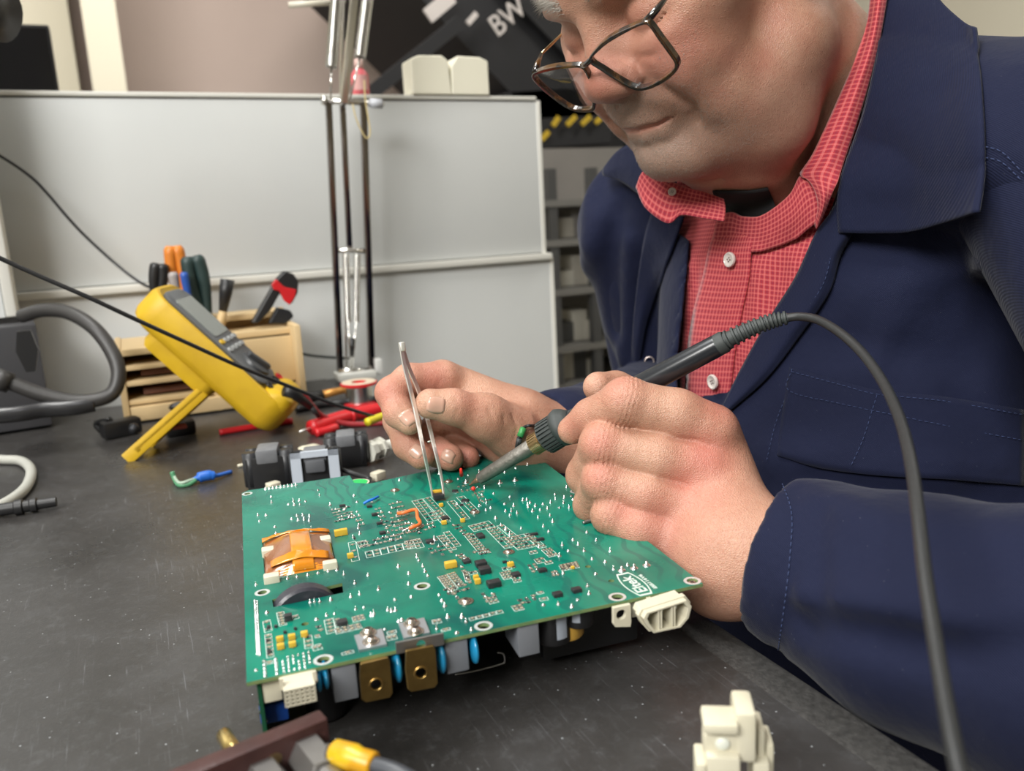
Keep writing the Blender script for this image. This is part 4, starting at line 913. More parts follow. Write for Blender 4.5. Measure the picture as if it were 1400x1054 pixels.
mb = MB()
def joint(x, y, r=.00115, pin=.0014):
    c = buv(x, y); P_ = [(0, r), (.0003, r*.92), (.0006, r*.62), (.0009, r*.34), (pin, r*.28), (pin+.0002, 0)]
    mb.rev(b3(*c), b3(*c, 1), P_, 9, cap=False)
for x, y in SJ: joint(x+random.gauss(0, .2), y, .00100*random.uniform(.75, 1.15), random.uniform(.0008, .0022))
for x, y in SJB: joint(x, y, .0021, .0022)
for i in range(9): joint(362.8+i*5.2, 669.2-i*.68, .0011, .0018)
for i in range(24): joint(348.5+.16*i, 822+3.15*i, .0007, .0008); joint(351.5+.16*i, 823.5+3.15*i, .0006, .0007)
for i in range(6):
    for j in range(5):
        if random.random() < .85: joint(386+7.2*i+.6*j, 901-1.6*i+4.6*j, .00062, .0006)
for j in range(5): joint(361+.4*j, 905+5*j, .0008, .0008); joint(377+.4*j, 902+5*j, .0008, .0008)
mb.build('solder_joint', M_SOLDER, board, kind='stuff')
# ---- clusters of tiny parts: pads, bodies, white frames
PAD, BOD, BOK, SLK = MB(), MB(), MB(), MB()
def bbox_(mb, u, v, w, du, dv, dw, a=0.0): mb.box(b3(u, v, w), (du, dv, dw), BM@rotz(a))
def fr(u0, v0, u1, v1, a=.00022, z=.00005):
    for (x, y, dx, dy) in (((u0+u1)/2, v0, abs(u1-u0)+a, a), ((u0+u1)/2, v1, abs(u1-u0)+a, a), (u0, (v0+v1)/2, a, abs(v1-v0)+a), (u1, (v0+v1)/2, a, abs(v1-v0)+a)): bbox_(SLK, x, y, z/2, dx, dy, z)
def smd(u, v, l, w, ang, dark=False):
    c, s = math.cos(ang), math.sin(ang)
    for t in (-1, 1): bbox_(PAD, u+t*c*l*.42, v+t*s*l*.42, .00026, l*.36, w*1.25, .00052, ang)
    bbox_(BOK if dark else BOD, u, v, .00027, l*.62, w, .00050, ang)
def cluster(x0, y0, x1, y1, x2, y2, nu, nv, frame_=True, dark=.12, ang=0.0):
    a = np.array(buv(x0, y0)); b = np.array(buv(x1, y1)); c = np.array(buv(x2, y2)); eu, ev = (b-a)/nu, (c-a)/nv
    lu, lv = np.linalg.norm(eu), np.linalg.norm(ev)
    for i in range(nu):
        for j in range(nv):
            if random.random() < .06: continue
            p = a+eu*(i+.5)+ev*(j+.5)
            if frame_: smd(p[0], p[1], min(lu*.86, .0022), min(lv*.62, .0013), ang, random.random() < dark)
            else: l_, w2_ = min(lu, lv, .0022)*.9, min(lu, lv, .0020)*.62; p = p+np.random.normal(0, .00016, 2); smd(p[0], p[1], max(l_, .0013), max(w2_, .0008), random.choice([0, math.pi/2]), random.random() < dark)
            if not frame_ and random.random() < .55: PAD.ell(b3(p[0]+random.gauss(0, .0003), p[1]+lv*.3, .0002), (.0006, .0006, .0007), BM, 8, 5)
    if frame_:
        L_ = [a, b, b+c-a, c]
        for i in range(4):
            p, q = L_[i], L_[(i+1) % 4]; m = (p+q)/2; d = q-p; bbox_(SLK, m[0], m[1], .000025, np.linalg.norm(d)+.0002, .00024, .00005, math.atan2(d[1], d[0]))
        for i in range(1, nu):
            p, q = a+eu*i, c+eu*i; m = (p+q)/2; d = q-p; bbox_(SLK, m[0], m[1], .000025, np.linalg.norm(d), .0002, .00005, math.atan2(d[1], d[0]))
for cl in [(563, 685, 577, 682, 585, 714, 2, 8), (578, 682, 588, 679, 606, 713, 1, 9), (588, 700, 600, 697, 604, 716, 2, 4), (611, 686, 621, 684, 632, 711, 1, 8), (624, 680, 634, 678, 644, 700, 1, 6), (640, 719, 668, 712, 648, 727, 5, 2), (634, 731, 646, 729, 655, 757, 2, 8),
           (664, 723, 678, 720, 690, 750, 2, 8), (679, 719, 688, 717, 702, 738, 1, 5), (690, 735, 722, 729, 708, 752, 5, 5), (718, 733, 728, 731, 737, 750, 2, 5), (597, 733, 607, 731, 614, 753, 2, 6), (606, 728, 614, 726, 622, 748, 1, 5),
           (553, 740, 563, 738, 558, 751, 3, 3), (564, 738, 574, 736, 570, 750, 2, 3), (598, 789, 610, 786, 613, 809, 3, 7), (611, 785, 621, 782, 626, 804, 2, 6), (683, 783, 697, 780, 689, 793, 3, 3), (686, 776, 698, 774, 688, 780, 2, 1), (730, 765, 742, 762, 735, 771, 2, 2),
           (723, 754, 733, 752, 725, 758, 2, 1), (740, 752, 752, 749, 751, 762, 3, 4), (744, 768, 754, 766, 746, 772, 2, 1), (764, 773, 788, 768, 768, 781, 5, 3), (700, 790, 710, 788, 703, 797, 2, 2), (641, 782, 652, 780, 642, 786, 2, 1), (633, 783, 640, 781, 637, 796, 1, 4),
           (664, 818, 676, 815, 670, 826, 2, 2), (699, 829, 712, 826, 704, 836, 2, 2), (733, 810, 742, 808, 735, 813, 1, 1), (737, 818, 748, 816, 739, 822, 1, 1), (443, 848, 455, 845, 447, 867, 1, 4), (457, 860, 492, 852, 460, 867, 4, 2), (481, 844, 497, 840, 483, 851, 3, 2),
           (457, 847, 464, 845, 459, 858, 1, 3), (415, 870, 426, 868, 417, 887, 1, 3), (426, 883, 438, 880, 429, 890, 2, 1), (378, 838, 388, 836, 382, 856, 1, 5), (399, 842, 407, 840, 401, 847, 1, 1), (359, 850, 369, 847, 362, 865, 1, 3), (362, 868, 371, 866, 365, 900, 1, 6),
           (361, 906, 374, 903, 362, 909, 1, 1), (430, 869, 437, 868, 431, 872, 1, 1), (467, 893, 483, 889, 468, 896, 1, 1), (529, 864, 541, 861, 530, 868, 1, 1), (528, 870, 541, 867, 530, 876, 2, 1), (603, 861, 615, 858, 604, 864, 1, 1), (590, 848, 602, 846, 592, 853, 2, 1),
           (476, 742, 486, 740, 481, 768, 1, 3), (487, 741, 500, 738, 492, 750, 3, 2)]: cluster(*cl)
for i in range(6): cluster(499+10.2*i, 754.5-2.3*i, 508.4+10.2*i, 752.4-2.3*i, 501.6+10.2*i, 763-2.3*i, 1, 2)
for cl in [(452, 697, 478, 691, 458, 716, 6, 5), (482, 705, 492, 703, 490, 722, 2, 3), (486, 742, 546, 729, 492, 752, 11, 2), (524, 689, 548, 684, 536, 712, 5, 4), (532, 713, 556, 708, 545, 735, 5, 4), (503, 686, 512, 684, 528, 733, 1, 9), (513, 694, 520, 692, 534, 730, 1, 6),
           (640, 668, 655, 664, 660, 690, 3, 4), (615, 665, 634, 661, 625, 678, 3, 2), (616, 718, 626, 716, 634, 734, 2, 4), (622, 760, 632, 757, 633, 768, 2, 3), (645, 755, 668, 750, 650, 762, 4, 2), (604, 805, 636, 797, 612, 816, 5, 2), (612, 806, 618, 804, 625, 822, 1, 3),
           (627, 776, 634, 774, 640, 800, 1, 6), (692, 768, 700, 766, 700, 780, 1, 2), (720, 773, 732, 770, 728, 785, 2, 3), (655, 812, 664, 810, 664, 826, 1, 3), (670, 812, 680, 809, 676, 820, 2, 2), (706, 820, 722, 817, 712, 828, 2, 2), (752, 782, 762, 780, 756, 790, 2, 2),
           (724, 815, 731, 813, 727, 823, 1, 2), (595, 747, 612, 743, 604, 762, 3, 3), (430, 856, 440, 853, 434, 866, 1, 2), (583, 744, 592, 741, 590, 760, 2, 3), (574, 718, 592, 713, 580, 728, 3, 2), (560, 716, 566, 715, 572, 732, 1, 4)]: cluster(*cl, frame_=False, dark=.35)
for x, y in [(646, 846), (655.5, 843.7), (664.5, 841.5), (673.5, 839), (683, 836.7)]:
    u, v = buv(x, y); fr(u-.0014, v-.0013, u+.0014, v+.0013); smd(u, v, .0018, .0008, random.choice([0, .8]))
PAD.build('solder_pad', M_SOLDER, board, smooth=False, kind='stuff'); BOD.build('ceramic_chip', mat('ceramic', (.30, .22, .14), .45, col2=(.42, .38, .30), nscale=900), board, smooth=False, kind='stuff')
BOK.build('resistor_chip', M_CHIP, board, smooth=False, kind='stuff'); SLK.build('printed_outline', M_SILK, board, smooth=False, kind='stuff')
# ---- chips with legs
def chip(x, y, lu, lv, h, legs=4, ang=0.0, nm='chip', m=None):
    u, v = buv(x, y, h*.6); mb = MB(); mb.box(b3(u, v, h/2+.0001), (lu, lv, h), BM@rotz(ang), bev=min(.0003, h*.2)); o = mb.build(nm, m or M_CHIP, board, sharp=40)
    if legs:
        lg = MB(); c, s = math.cos(ang), math.sin(ang)
        for i in range(legs):
            t = (-.5+(i+.5)/legs)*lu*.92
            for sd in (-1, 1):
                q = (t, sd*(lv/2+.0005)); p = (u+c*q[0]-s*q[1], v+s*q[0]+c*q[1]); lg.box(b3(*p, .00025), (.0004, .0013, .0005), BM@rotz(ang))
        lg.build('chip_leg', M_SOLDER, o, smooth=False, kind='stuff')
    return o
for a in [(622, 671, .0035, .0022, .0012, 3, -.5), (636, 684, .0042, .0030, .0014, 4, -.6), (631, 690, .0022, .0018, .001, 2), (608.5, 708, .0042, .0036, .0015, 4), (656.7, 732, .0036, .0056, .0014, 5, .05), (587.5, 739.6, .0042, .0034, .0014, 5),
          (638, 767, .0040, .0034, .0013, 3), (657.5, 770, .0056, .0045, .0026, 2), (662.5, 778.5, .0056, .0045, .0028, 2), (675, 797, .0064, .0045, .0026, 2), (705, 785, .0042, .0038, .0014, 4), (468, 691, .0036, .0018, .0012, 3), (505, 692, .0032, .0022, .0012, 3),
          (512, 703, .0034, .0024, .0014, 3), (519, 715, .0034, .0022, .0012, 3), (523, 728, .0036, .0026, .0013, 3), (468, 850, .0042, .0036, .0018, 4), (730, 730, .0042, .0018, .0012, 2), (738.6, 737, .0042, .0018, .0013, 2), (741.4, 779, .0042, .0028, .0014, 3),
          (762, 812, .0044, .0034, .0017, 3), (788, 806, .0044, .0034, .0017, 3), (394, 843, .0034, .0030, .0026, 3), (367, 857, .0014, .0022, .001, 1), (377, 856, .0015, .0013, .001, 1), (389.6, 864, .0014, .0013, .001, 1), (403.6, 859, .0013, .0012, .001, 1),
          (365.6, 876, .0014, .0018, .001, 1), (367.6, 891, .0015, .0032, .0012, 1), (690, 768, .0022, .0014, .001, 1), (646, 698, .0013, .0013, .001, 1), (484, 735, .001, .0035, .0008, 2)]: chip(*a)
for a in [(616, 771, .0060, .0034, .0030), (607, 714, .0030, .0022, .0020), (632.5, 711, .0026, .0020, .0020), (650.7, 789, .0026, .0020, .0024), (653, 794, .0028, .0022, .0024), (698, 771, .0032, .0022, .0022), (603, 690, .0026, .0018, .0020), (783, 775.6, .0018, .0014, .0012),
          (466, 727, .0072, .0030, .0034), (479, 759, .0032, .0024, .0024), (382.6, 873, .0030, .0020, .0022), (383.6, 883, .0030, .0022, .0022), (398.9, 870, .0030, .0020, .0022), (399.7, 880, .0030, .0022, .0022), (416, 866, .0030, .0022, .0022)]:
    chip(*a, legs=1, nm='tantalum_capacitor', m=M_TANT)
# ---- screws
def screw(p, ax, r, h, parent, nm='screw', washer=True):
    ax = np.array(ax)/np.linalg.norm(ax); mb = MB()
    if washer: mb.rev(p, p+ax, [(0, r*1.38), (.0005, r*1.38), (.0006, r*1.1)], 24)
    mb.rev(p, p+ax, [(0, r), (h*.45, r), (h*.8, r*.86), (h, r*.55), (h*1.02, r*.40), (h*.62, r*.30), (h*.6, 0)], 24); A = frame(ax)
    o = mb.build(nm, mat_screw, parent, sharp=40); c = MB(); a = random.random()
    for k in range(2): c.box(p+ax*(h*.90), (r*1.0, r*.20, h*.28), A@rotz(a+k*math.pi/2))
    c.build('cross_recess', mat_recess, o, smooth=False); return o
mat_screw = mat('nickel_screw', (.62, .56, .50), .25, 1.0, bump=.2, bscale=600); mat_recess = mat('dark_recess', (.05, .04, .035), .6, .5)
for x, y in [(540, 671), (613, 659), (572.5, 720.5), (649, 701), (695.7, 755.5), (637, 823)]: screw(b3(*buv(x, y)), BW, .0026 if y > 800 else .0022, .0016, board)
screw(b3(*buv(946.5, 794), -.0012), BW, .0022, .0008, board, washer=False)
# ---- bracket plates, flange, brass tabs
def plate_on(quad, h, nm, m):
    q = [buv(*p) for p in quad]; mb = MB(); mb.prism(q, 0, h, BT); return mb.build(nm, m, board, smooth=False)
plate_on([(484.6, 872), (522.5, 862.5), (529, 884), (491.4, 892)], .0012, 'bracket_plate', M_PLATE); plate_on([(545, 855), (580, 847.5), (588, 868), (552.5, 876)], .0012, 'bracket_plate', M_PLATE)
for x, y in [(503.6, 866.5), (507.5, 878), (562.6, 853.5), (568.5, 865)]: screw(b3(*buv(x, y, .001), .0012), BW, .0026, .0024, board)
def vplane(x, y, off=-.0006): return onplane(x, y, b3(0, off, 0), BV)
def vpoly(name, pts, m, hole=None, th=.0012, off=-.0008, parent=None):
    """upright plate hanging at the front edge of the board"""
    q = [(BM.T@(vplane(x, y, off)-BO))[[0, 2]] for x, y in pts]; L = [list(map(tuple, q))]; hr = None
    if hole is not None: hc = (BM.T@(vplane(hole[0], hole[1], off)-BO))[[0, 2]]; L.append([(hc[0]+hole[2]*math.cos(-i*math.pi/10), hc[1]+hole[2]*math.sin(-i*math.pi/10)) for i in range(20)])
    fl = [p for l in L for p in l]; nf = len(fl); tri = tessellate_polygon([[Vector((p[0], p[1], 0)) for p in l] for l in L])
    V = np.array([[p[0], off-th/2, p[1]] for p in fl]+[[p[0], off+th/2, p[1]] for p in fl]); F = []
    for t in tri:
        a, b, c = [V[i] for i in t]; t = tuple(t)
        if np.cross(b-a, c-a)[1] > 0: t = t[::-1]
        F.append(t); F.append(tuple(i+nf for i in t[::-1]))
    k = 0
    for l in L:
        n = len(l)
        for i in range(n): F.append((k+i, k+(i+1) % n, k+(i+1) % n+nf, k+i+nf))
        k += n
    o = obj(name, BT(V), F, m, parent or board, smooth=False)
    bm = bmesh.new(); bm.from_mesh(o.data); bmesh.ops.recalc_face_normals(bm, faces=bm.faces); bm.to_mesh(o.data); bm.free()
    bv = o.modifiers.new('soft', 'BEVEL'); bv.width = .0002; bv.segments = 2; bv.limit_method = 'ANGLE'
    return o, (b3(hc[0], off, hc[1]) if hole is not None else None)
vpoly('bracket_flange', [(540.7, 878), (606, 865), (607.5, 881), (541.8, 894)], M_ZINC, (575.6, 880.3, .0019), th=.001, off=-.0016)
for pts, h in (([(492.5, 907), (530, 898), (532.5, 903), (536.5, 946), (533, 952), (500, 959), (494, 955), (491.5, 925)], (514, 934.5, .0021)), ([(554.6, 889), (592, 882), (595, 888), (598, 933), (594, 938.5), (562, 944.5), (557, 941), (553.5, 915)], (575, 918.5, .0021))):
    o, hc = vpoly('brass_tab', pts, M_TABB, h, th=.0015, off=-.004)
    mb = MB(); th = np.linspace(0, 2*math.pi, 25); mb.tube([hc+BU*math.cos(t)*.0026+BW*math.sin(t)*.0026-BV*.0008 for t in th], .00045, 8, False); mb.build('eyelet', M_TABB, o)
    x0 = (BM.T@(vplane(*pts[0], -.004)-BO)); x1 = (BM.T@(vplane(*pts[1], -.004)-BO)); mb = MB(); mb.box(b3((x0[0]+x1[0])/2, .004, -.0022), (x1[0]-x0[0]-.0012, .017, .0014), BM, bev=.0003); mb.build('tab_foot', M_TABB, o, smooth=False)
# ---- parts hanging from the underside, seen along the front edge
def hang(name, x0, x1, y1, m, v=.004, depth=.012, bev=.0006, w0=-.0018, xy=None):
    a = BM.T@(onplane(x0, y1, b3(0, v, 0), BV)-BO); b = BM.T@(onplane(x1, y1-.2*(x1-x0), b3(0, v, 0), BV)-BO); w1 = (a[2]+b[2])/2
    mb = MB(); mb.box(b3((a[0]+b[0])/2, v+depth/2, (w0+w1)/2), (b[0]-a[0], depth, abs(w1-w0)), BM, bev=bev); return mb.build(name, m, board, sharp=40)
hang('relay_box', 361, 387, 962, M_IVORY, .003, .014); hang('grey_capacitor', 458, 491, 961, M_GREYB, .001, .018); hang('grey_capacitor', 612, 642, 922, M_GREYB, .001, .018); hang('grey_capacitor', 710, 738.5, 899, M_GREYB, .001, .020)
def disc_cap(x, y0, y1, r, m, v=.006):
    p = onplane(x, y1, b3(0, v, 0), BV); w = (BM.T@(p-BO)); h = -w[2]-.0016; mb = MB(); c = b3(w[0], v, -.0016-h/2); mb.ell(c, (r, .009, h/2), BM, 16, 14); mb.build('disc_capacitor', m, board)
for x, y1, r, m in ((543.5, 929, .0024, M_CYAN), (602.5, 917, .0024, M_CYAN), (647, 903.5, .0020, M_CYAN), (436.5, 940, .0016, M_CYAN), (446, 936, .0016, M_CYAN)): disc_cap(x, 0, y1, r, m)
# electrolytic capacitor with a white label, yellow-taped coil
def can(x, y1, r, v, m, nm, lab=None):
    w = BM.T@(onplane(x, y1, b3(0, v-r, 0), BV)-BO); mb = MB(); mb.rev(b3(w[0], v, -.0016), b3(w[0], v, -1), [(0, r), (-w[2]-.003, r), (-w[2]-.0022, r*.93), (-w[2]-.0018, 0)], 28); o = mb.build(nm, m, board, sharp=50)
    if lab:
        for a0, a1 in lab:
            V = []; n = 8
            for i in range(n+1):
                a = a0+(a1-a0)*i/n
                for z in (-.003, w[2]+.004): V.append(b3(w[0]+math.sin(a)*(r+.0001), v-math.cos(a)*(r+.0001), z))
            F = [(2*i, 2*i+2, 2*i+3, 2*i+1) for i in range(n)]; obj('can_stripe', V, F, mat('label_grey', (.30, .33, .38), .4), o)
can(766, 886, .0085, .0125, M_BLK, 'electrolytic_capacitor', [(-.15, .45)]); 
can(783, 879, .0085, .0150, mat('coil_tape', (.62, .36, .06), .3, coat=.3), 'wound_coil'); can(800, 862, .0070, .010, M_BLK, 'electrolytic_capacitor', [(-.8, -.3)])
# daughter board standing on its edge, blue capacitors and heat sink in the dark underneath
mb = MB(); mb.box(b3(.0042, .065, -.0222), (.0016, .125, .0405), BM); dt = mb.build('upright_board', mat('upright_mask', (.012, .075, .035), .35), board, smooth=False)
mb = MB()
for i in range(60): mb.box(b3(.0042+random.choice((-.0011, .0011)), .004+random.random()*.12, -.004-random.random()*.034), (.0007, .0016, .0009), BM)
mb.build('solder_pad', M_SOLDER, dt, smooth=False, kind='stuff')
hang('film_capacitor', 357, 396, 992, M_BLUE, .010, .016, .001, -.018)
mb = MB(); mb.box(b3(.10, .15, -.020), (.16, .14, .034), BM, bev=.001)
for i in range(12): mb.box(b3(.035+i*.0118, .076, -.020), (.002, .008, .034), BM)
mb.build('heat_sink', M_DEEP, board, smooth=False)
mb = MB(); mb.box(b3(.155, .055, -.0195), (.050, .06, .034), BM, bev=.002); mb.build('transformer', M_BLK, board, sharp=40)
for i, (u, v) in enumerate(((.03, .035), (.17, .11), (.03, .22), (.18, .225))): mb = MB(); mb.rev(b3(u, v, -.0016), b3(u, v, -1), [(0, .009), (.0398, .009), (.0410, .008), (.0412, 0)], 28); mb.build('electrolytic_capacitor', M_BLK, board, sharp=50)
wl = [vplane(622, 922, .02), vplane(650, 917, .02), vplane(684, 908, .02), vplane(690, 904, .02), vplane(688, 894, .02), vplane(680, 892, .02)]; MB().tube(catmull(wl, 6), .0004, 8).build('wire_loop', M_ZINC, board)
# ---- white socket with 6 x 4 holes at the front left
cb = MB(); A0 = BM.T@(onplane(388.5, 946, b3(0, -.011, 0), BV)-BO); A1 = BM.T@(onplane(430, 937.5, b3(0, -.011, 0), BV)-BO); A2 = BM.T@(onplane(388.8, 967.5, b3(0, -.011, 0), BV)-BO)
cu0, cu1, cw0, cw1 = A0[0], A1[0], A0[2], A2[2]; n6, n4 = 6, 4; cu = (cu1-cu0)/n6; cw = (cw0-cw1)/n4; t = cu*.34
for i in range(n6+1): cb.box(b3(cu0+cu*i, -.0095, (cw0+cw1)/2), (t, .003, cw0-cw1+t), BM)
for j in range(n4+1): cb.box(b3((cu0+cu1)/2, -.0095, cw1+cw*j), (cu1-cu0+t, .003, t*1.05), BM)
cb.box(b3((cu0+cu1)/2, -.0005, (cw0+cw1)/2), (cu1-cu0+t, .0150, cw0-cw1+t), BM, bev=.0003)
so = cb.build('pin_socket', M_CREAM, board, smooth=False); MB().box(b3((cu0+cu1)/2, -.0083, (cw0+cw1)/2), (cu1-cu0, .0012, cw0-cw1), BM).build('hole_shade', mat('hole_shade_brown', (.05, .035, .02), .7), so, smooth=False)  # dark plate behind the grid: shade inside the holes put in as colour
mb = MB()
for s_ in (cu0-.0006, cu1+.0006): mb.prism([(-.0075, cw0-.001), (-.0075, cw0+.0035), (-.0045, -.0008), (.004, -.0008), (.004, cw0-.001)], s_-.0008, s_+.0008, lambda V, BM=BM: np.stack([V[:, 2], V[:, 0], V[:, 1]], 1)@BM.T+BO)
mb.build('socket_ear', M_CREAM, so, smooth=False)
# ---- three-pole power plug at the front right
def plug_at(): pass
def cv(x, y, v): return BM.T@(onplane(x, y, b3(0, v, 0), BV)-BO)
mb = MB(); f0 = cv(837, 829, -.001); f1 = cv(862, 856, -.001)
o, hc = vpoly('plug_flange', [(837.5, 830), (861, 825), (862, 849), (861, 855.5), (840, 856), (837.5, 852)], M_IVORY, (848, 839, .0023), th=.002, off=-.002)
va = -.012; oct_ = [cv(*p, va)[[0, 2]] for p in [(884, 838), (939, 820.5), (946, 829), (942, 845), (931, 858), (894, 866), (884, 855), (880, 846)]]; ctr = np.mean(oct_, 0)
inn = [ctr+(p-ctr)*.84 for p in oct_]
def ringprism(mb, O, I, v0, v1):
    n = len(O); V = [[p[0], v, p[1]] for v in (v0, v1) for L in (O, I) for p in L]; F = []
    for i in range(n):
        j = (i+1) % n; F += [(i, j, n+j, n+i), (2*n+i, 3*n+i, 3*n+j, 2*n+j), (i, 2*n+i, 2*n+j, j), (n+i, n+j, 3*n+j, 3*n+i)]
    mb.add(BT(np.array(V)), F)
mb = MB(); ringprism(mb, oct_, inn, va, -.0010); o2 = np.array(oct_); o2 = ctr+(o2-ctr)*1.10; ringprism(mb, o2, oct_, va+.003, va+.006)
umin, umax = min(p[0] for p in inn), max(p[0] for p in inn); wmin, wmax = min(p[1] for p in inn), max(p[1] for p in inn)
for f in (.33, .66):
    for dd in (-.0006, .0006): mb.box(b3(umin+(umax-umin)*f+dd, -.004, (wmin+wmax)/2), (.0008, .015, (wmax-wmin)*.98), BM)
mb.box(b3((umin+umax)/2, .0035, (wmin+wmax)/2), (umax-umin, .001, wmax-wmin), BM); mb.box(b3((umin+umax)/2+.001, .010, (wmin-.0022)/2), ((umax-umin)*1.0, .014, abs(wmin+.0022)), BM, bev=.001)
pass
pl = mb.build('power_plug', M_IVORY, board, smooth=False); bm = bmesh.new(); bm.from_mesh(pl.data); bmesh.ops.recalc_face_normals(bm, faces=bm.faces); bm.to_mesh(pl.data); bm.free()
bv = pl.modifiers.new('soft', 'BEVEL'); bv.width = .0004; bv.segments = 2; bv.limit_method = 'ANGLE'
for f in (.165, .495, .83): mb = MB(); c = b3(umin+(umax-umin)*f, 0, (wmin+wmax)/2+.001); mb.rev(c+BV*.003, c-BV, [(0, .0011), (.009, .0011), (.0100, .0006), (.0101, 0)], 12); mb.build('contact_pin', M_SOLDER, pl)
# ---- taped transformer core bulging through its window
tq = [np.array(buv(*p)) for p in [(358.5, 741), (450, 727), (460.5, 774), (362, 792)]]
M_KAP = mat('amber_tape', (.78, .30, .012), .12, col2=(.60, .19, .012), nscale=80, coat=1.0); M_KAP2 = mat('amber_tape_copper', (.34, .12, .035), .16, col2=(.24, .085, .03), nscale=60, coat=1.0)
V, F, n, m_ = [], [], 25, 13
def tz(s, t): return .0005+.0062*math.sin(math.pi*min(1, max(0, .06+.88*s)))*(1-.55*abs(2*t-1)**3)-.004*max(0, .10-t)/.10
for i in range(n):
    for j in range(m_):
        s, t = i/(n-1), j/(m_-1); p = (tq[3]*(1-s)+tq[2]*s)*(1-t)+(tq[0]*(1-s)+tq[1]*s)*t; p = tq[0]*.25+tq[1]*.25+tq[2]*.25+tq[3]*.25+(p-(tq[0]+tq[1]+tq[2]+tq[3])/4)*.97
        V.append(b3(p[0], p[1], tz(s, t)+.0003*math.sin(9*s+5*t)))
F = [(i*m_+j, (i+1)*m_+j, (i+1)*m_+j+1, i*m_+j+1) for i in range(n-1) for j in range(m_-1)]
nb = len(V); V += [v-BW*.012 for v in V]; ringi = [i*m_ for i in range(n)]+[(n-1)*m_+j for j in range(1, m_)]+[i*m_+m_-1 for i in range(n-2, -1, -1)]+[j for j in range(m_-2, 0, -1)]
F += [(ringi[k], ringi[k]+nb, ringi[(k+1) % len(ringi)]+nb, ringi[(k+1) % len(ringi)]) for k in range(len(ringi))]
core = obj('taped_core', V, F, M_KAP2, board)
def band(s0, s1, t0, t1, lift, m, wav=0.0):
    V = []; a, b = 14, 10
    for i in range(a):
        for j in range(b):
            s, t = s0+(s1-s0)*i/(a-1), t0+(t1-t0)*j/(b-1); p = (tq[3]*(1-s)+tq[2]*s)*(1-t)+(tq[0]*(1-s)+tq[1]*s)*t; V.append(b3(p[0], p[1], tz(s, t)+lift+wav*math.sin(14*s+3*j)*.0004))
    F = [(i*b+j, (i+1)*b+j, (i+1)*b+j+1, i*b+j+1) for i in range(a-1) for j in range(b-1)]; o = obj('tape_band', V, F, m, core); md = o.modifiers.new('t', 'SOLIDIFY'); md.thickness = .0003; return o
band(.40, .70, .02, .98, .0006, M_KAP); band(.0, 1., .88, 1.0, .0008, M_KAP, 1); band(.10, .92, .10, .24, .0010, M_KAP, 1); band(.16, .86, .0, .08, -.0006, M_KAP, 1)
for x, y, w_, d_ in ((366.5, 751, .0068, .0064), (444.5, 736, .0060, .0064), (371, 787, .0076, .0056), (451, 769, .0072, .0050)):
    u, v = buv(x, y, .003); mb = MB(); mb.box(b3(u, v, -.001), (w_, d_, .0095), BM, bev=.0008); mb.build('core_clamp', M_CREAM, core, sharp=40)
# ---- black ring choke in its slot
a, b = np.array(buv(373, 826)), np.array(buv(466, 805)); c = (a+b)/2; ax = np.array([-(b-a)[1], (b-a)[0]]); ax /= np.linalg.norm(ax); R0 = .0165; AX = BM@np.array([ax[0], ax[1], 0]); c3 = b3(c[0]-.002, c[1]+.0008, .0055-R0)
mb = MB(); th = np.linspace(0, 2*math.pi, 49); pr = [(-.0042, -.0012), (-.0030, 0), (.0030, 0), (.0042, -.0012), (.0042, -.008), (-.0042, -.008)]; V = []; Z = np.cross(AX, BU); Xd = np.cross(BW, AX); Xd /= np.linalg.norm(Xd)
for t in th[:-1]:
    for q, r in pr: V.append(c3+(Xd*math.cos(t)+BW*math.sin(t))*(R0+r)+AX*q)
k = len(pr); F = [(i*k+j, i*k+(j+1) % k, ((i+1) % 48)*k+(j+1) % k, ((i+1) % 48)*k+j) for i in range(48) for j in range(k)]
mb.add(V, F).build('ring_choke', mat('dark_ferrite', (.035, .034, .045), .33, bump=.2, bscale=400), board, sharp=40)
# ---- jumper wires
def wire(name, pts, r, m, parent=None, w=True, label=None, n=8):
    P3 = [b3(*buv(x, y, h), h) for x, y, h in pts]; o = MB().tube(catmull(P3, n), r, 10).build(name, m, parent or board)
    if label: o['label'] = label
    return o
M_ORW = mat('orange_sleeve', (.72, .16, .035), .4); M_BLW = mat('blue_sleeve', (.01, .16, .62), .35); M_RED = mat('red_sleeve', (.70, .035, .02), .35)
wire('jumper_wire', [(544, 702, .0022), (552, 701, .0030), (565, 697, .0036), (569.5, 698, .0036), (571, 708, .0030), (574, 713, .0028), (573, 717, .0028), (566, 720, .0028), (559, 722.5, .0022)], .00105, M_ORW, label='orange jumper wire')
wire('jumper_wire', [(497, 688.5, .0010), (503, 685, .0022), (510, 682.5, .0025), (517, 679, .0018)], .00085, M_BLW, label='blue jumper wire')
wire('jumper_wire', [(550, 726, .0010), (556, 723.5, .0018), (561, 721.5, .0022)], .0005, M_SOLDER)
o = wire('jumper_wire', [(631, 662, .0), (631.5, 655, .004), (631, 648, .0085)], .0003, M_SOLDER); MB().tube([b3(*buv(631, 650, .007), .007), b3(*buv(630, 641, .0125), .0125)], [.0013, .0008], 10).build('wire_sleeve', M_RED, o)
o = wire('jumper_wire', [(658, 692, .0), (652, 678, .001), (648, 671, .0016)], .00025, M_SOLDER); MB().ell(b3(*buv(647, 668, .0018), .0018), .0014).build('wire_sleeve', M_RED, o)
wire('jumper_wire', [(797, 715, .0008), (806, 712, .0012), (822, 709, .0016)], .0009, M_ZINC)
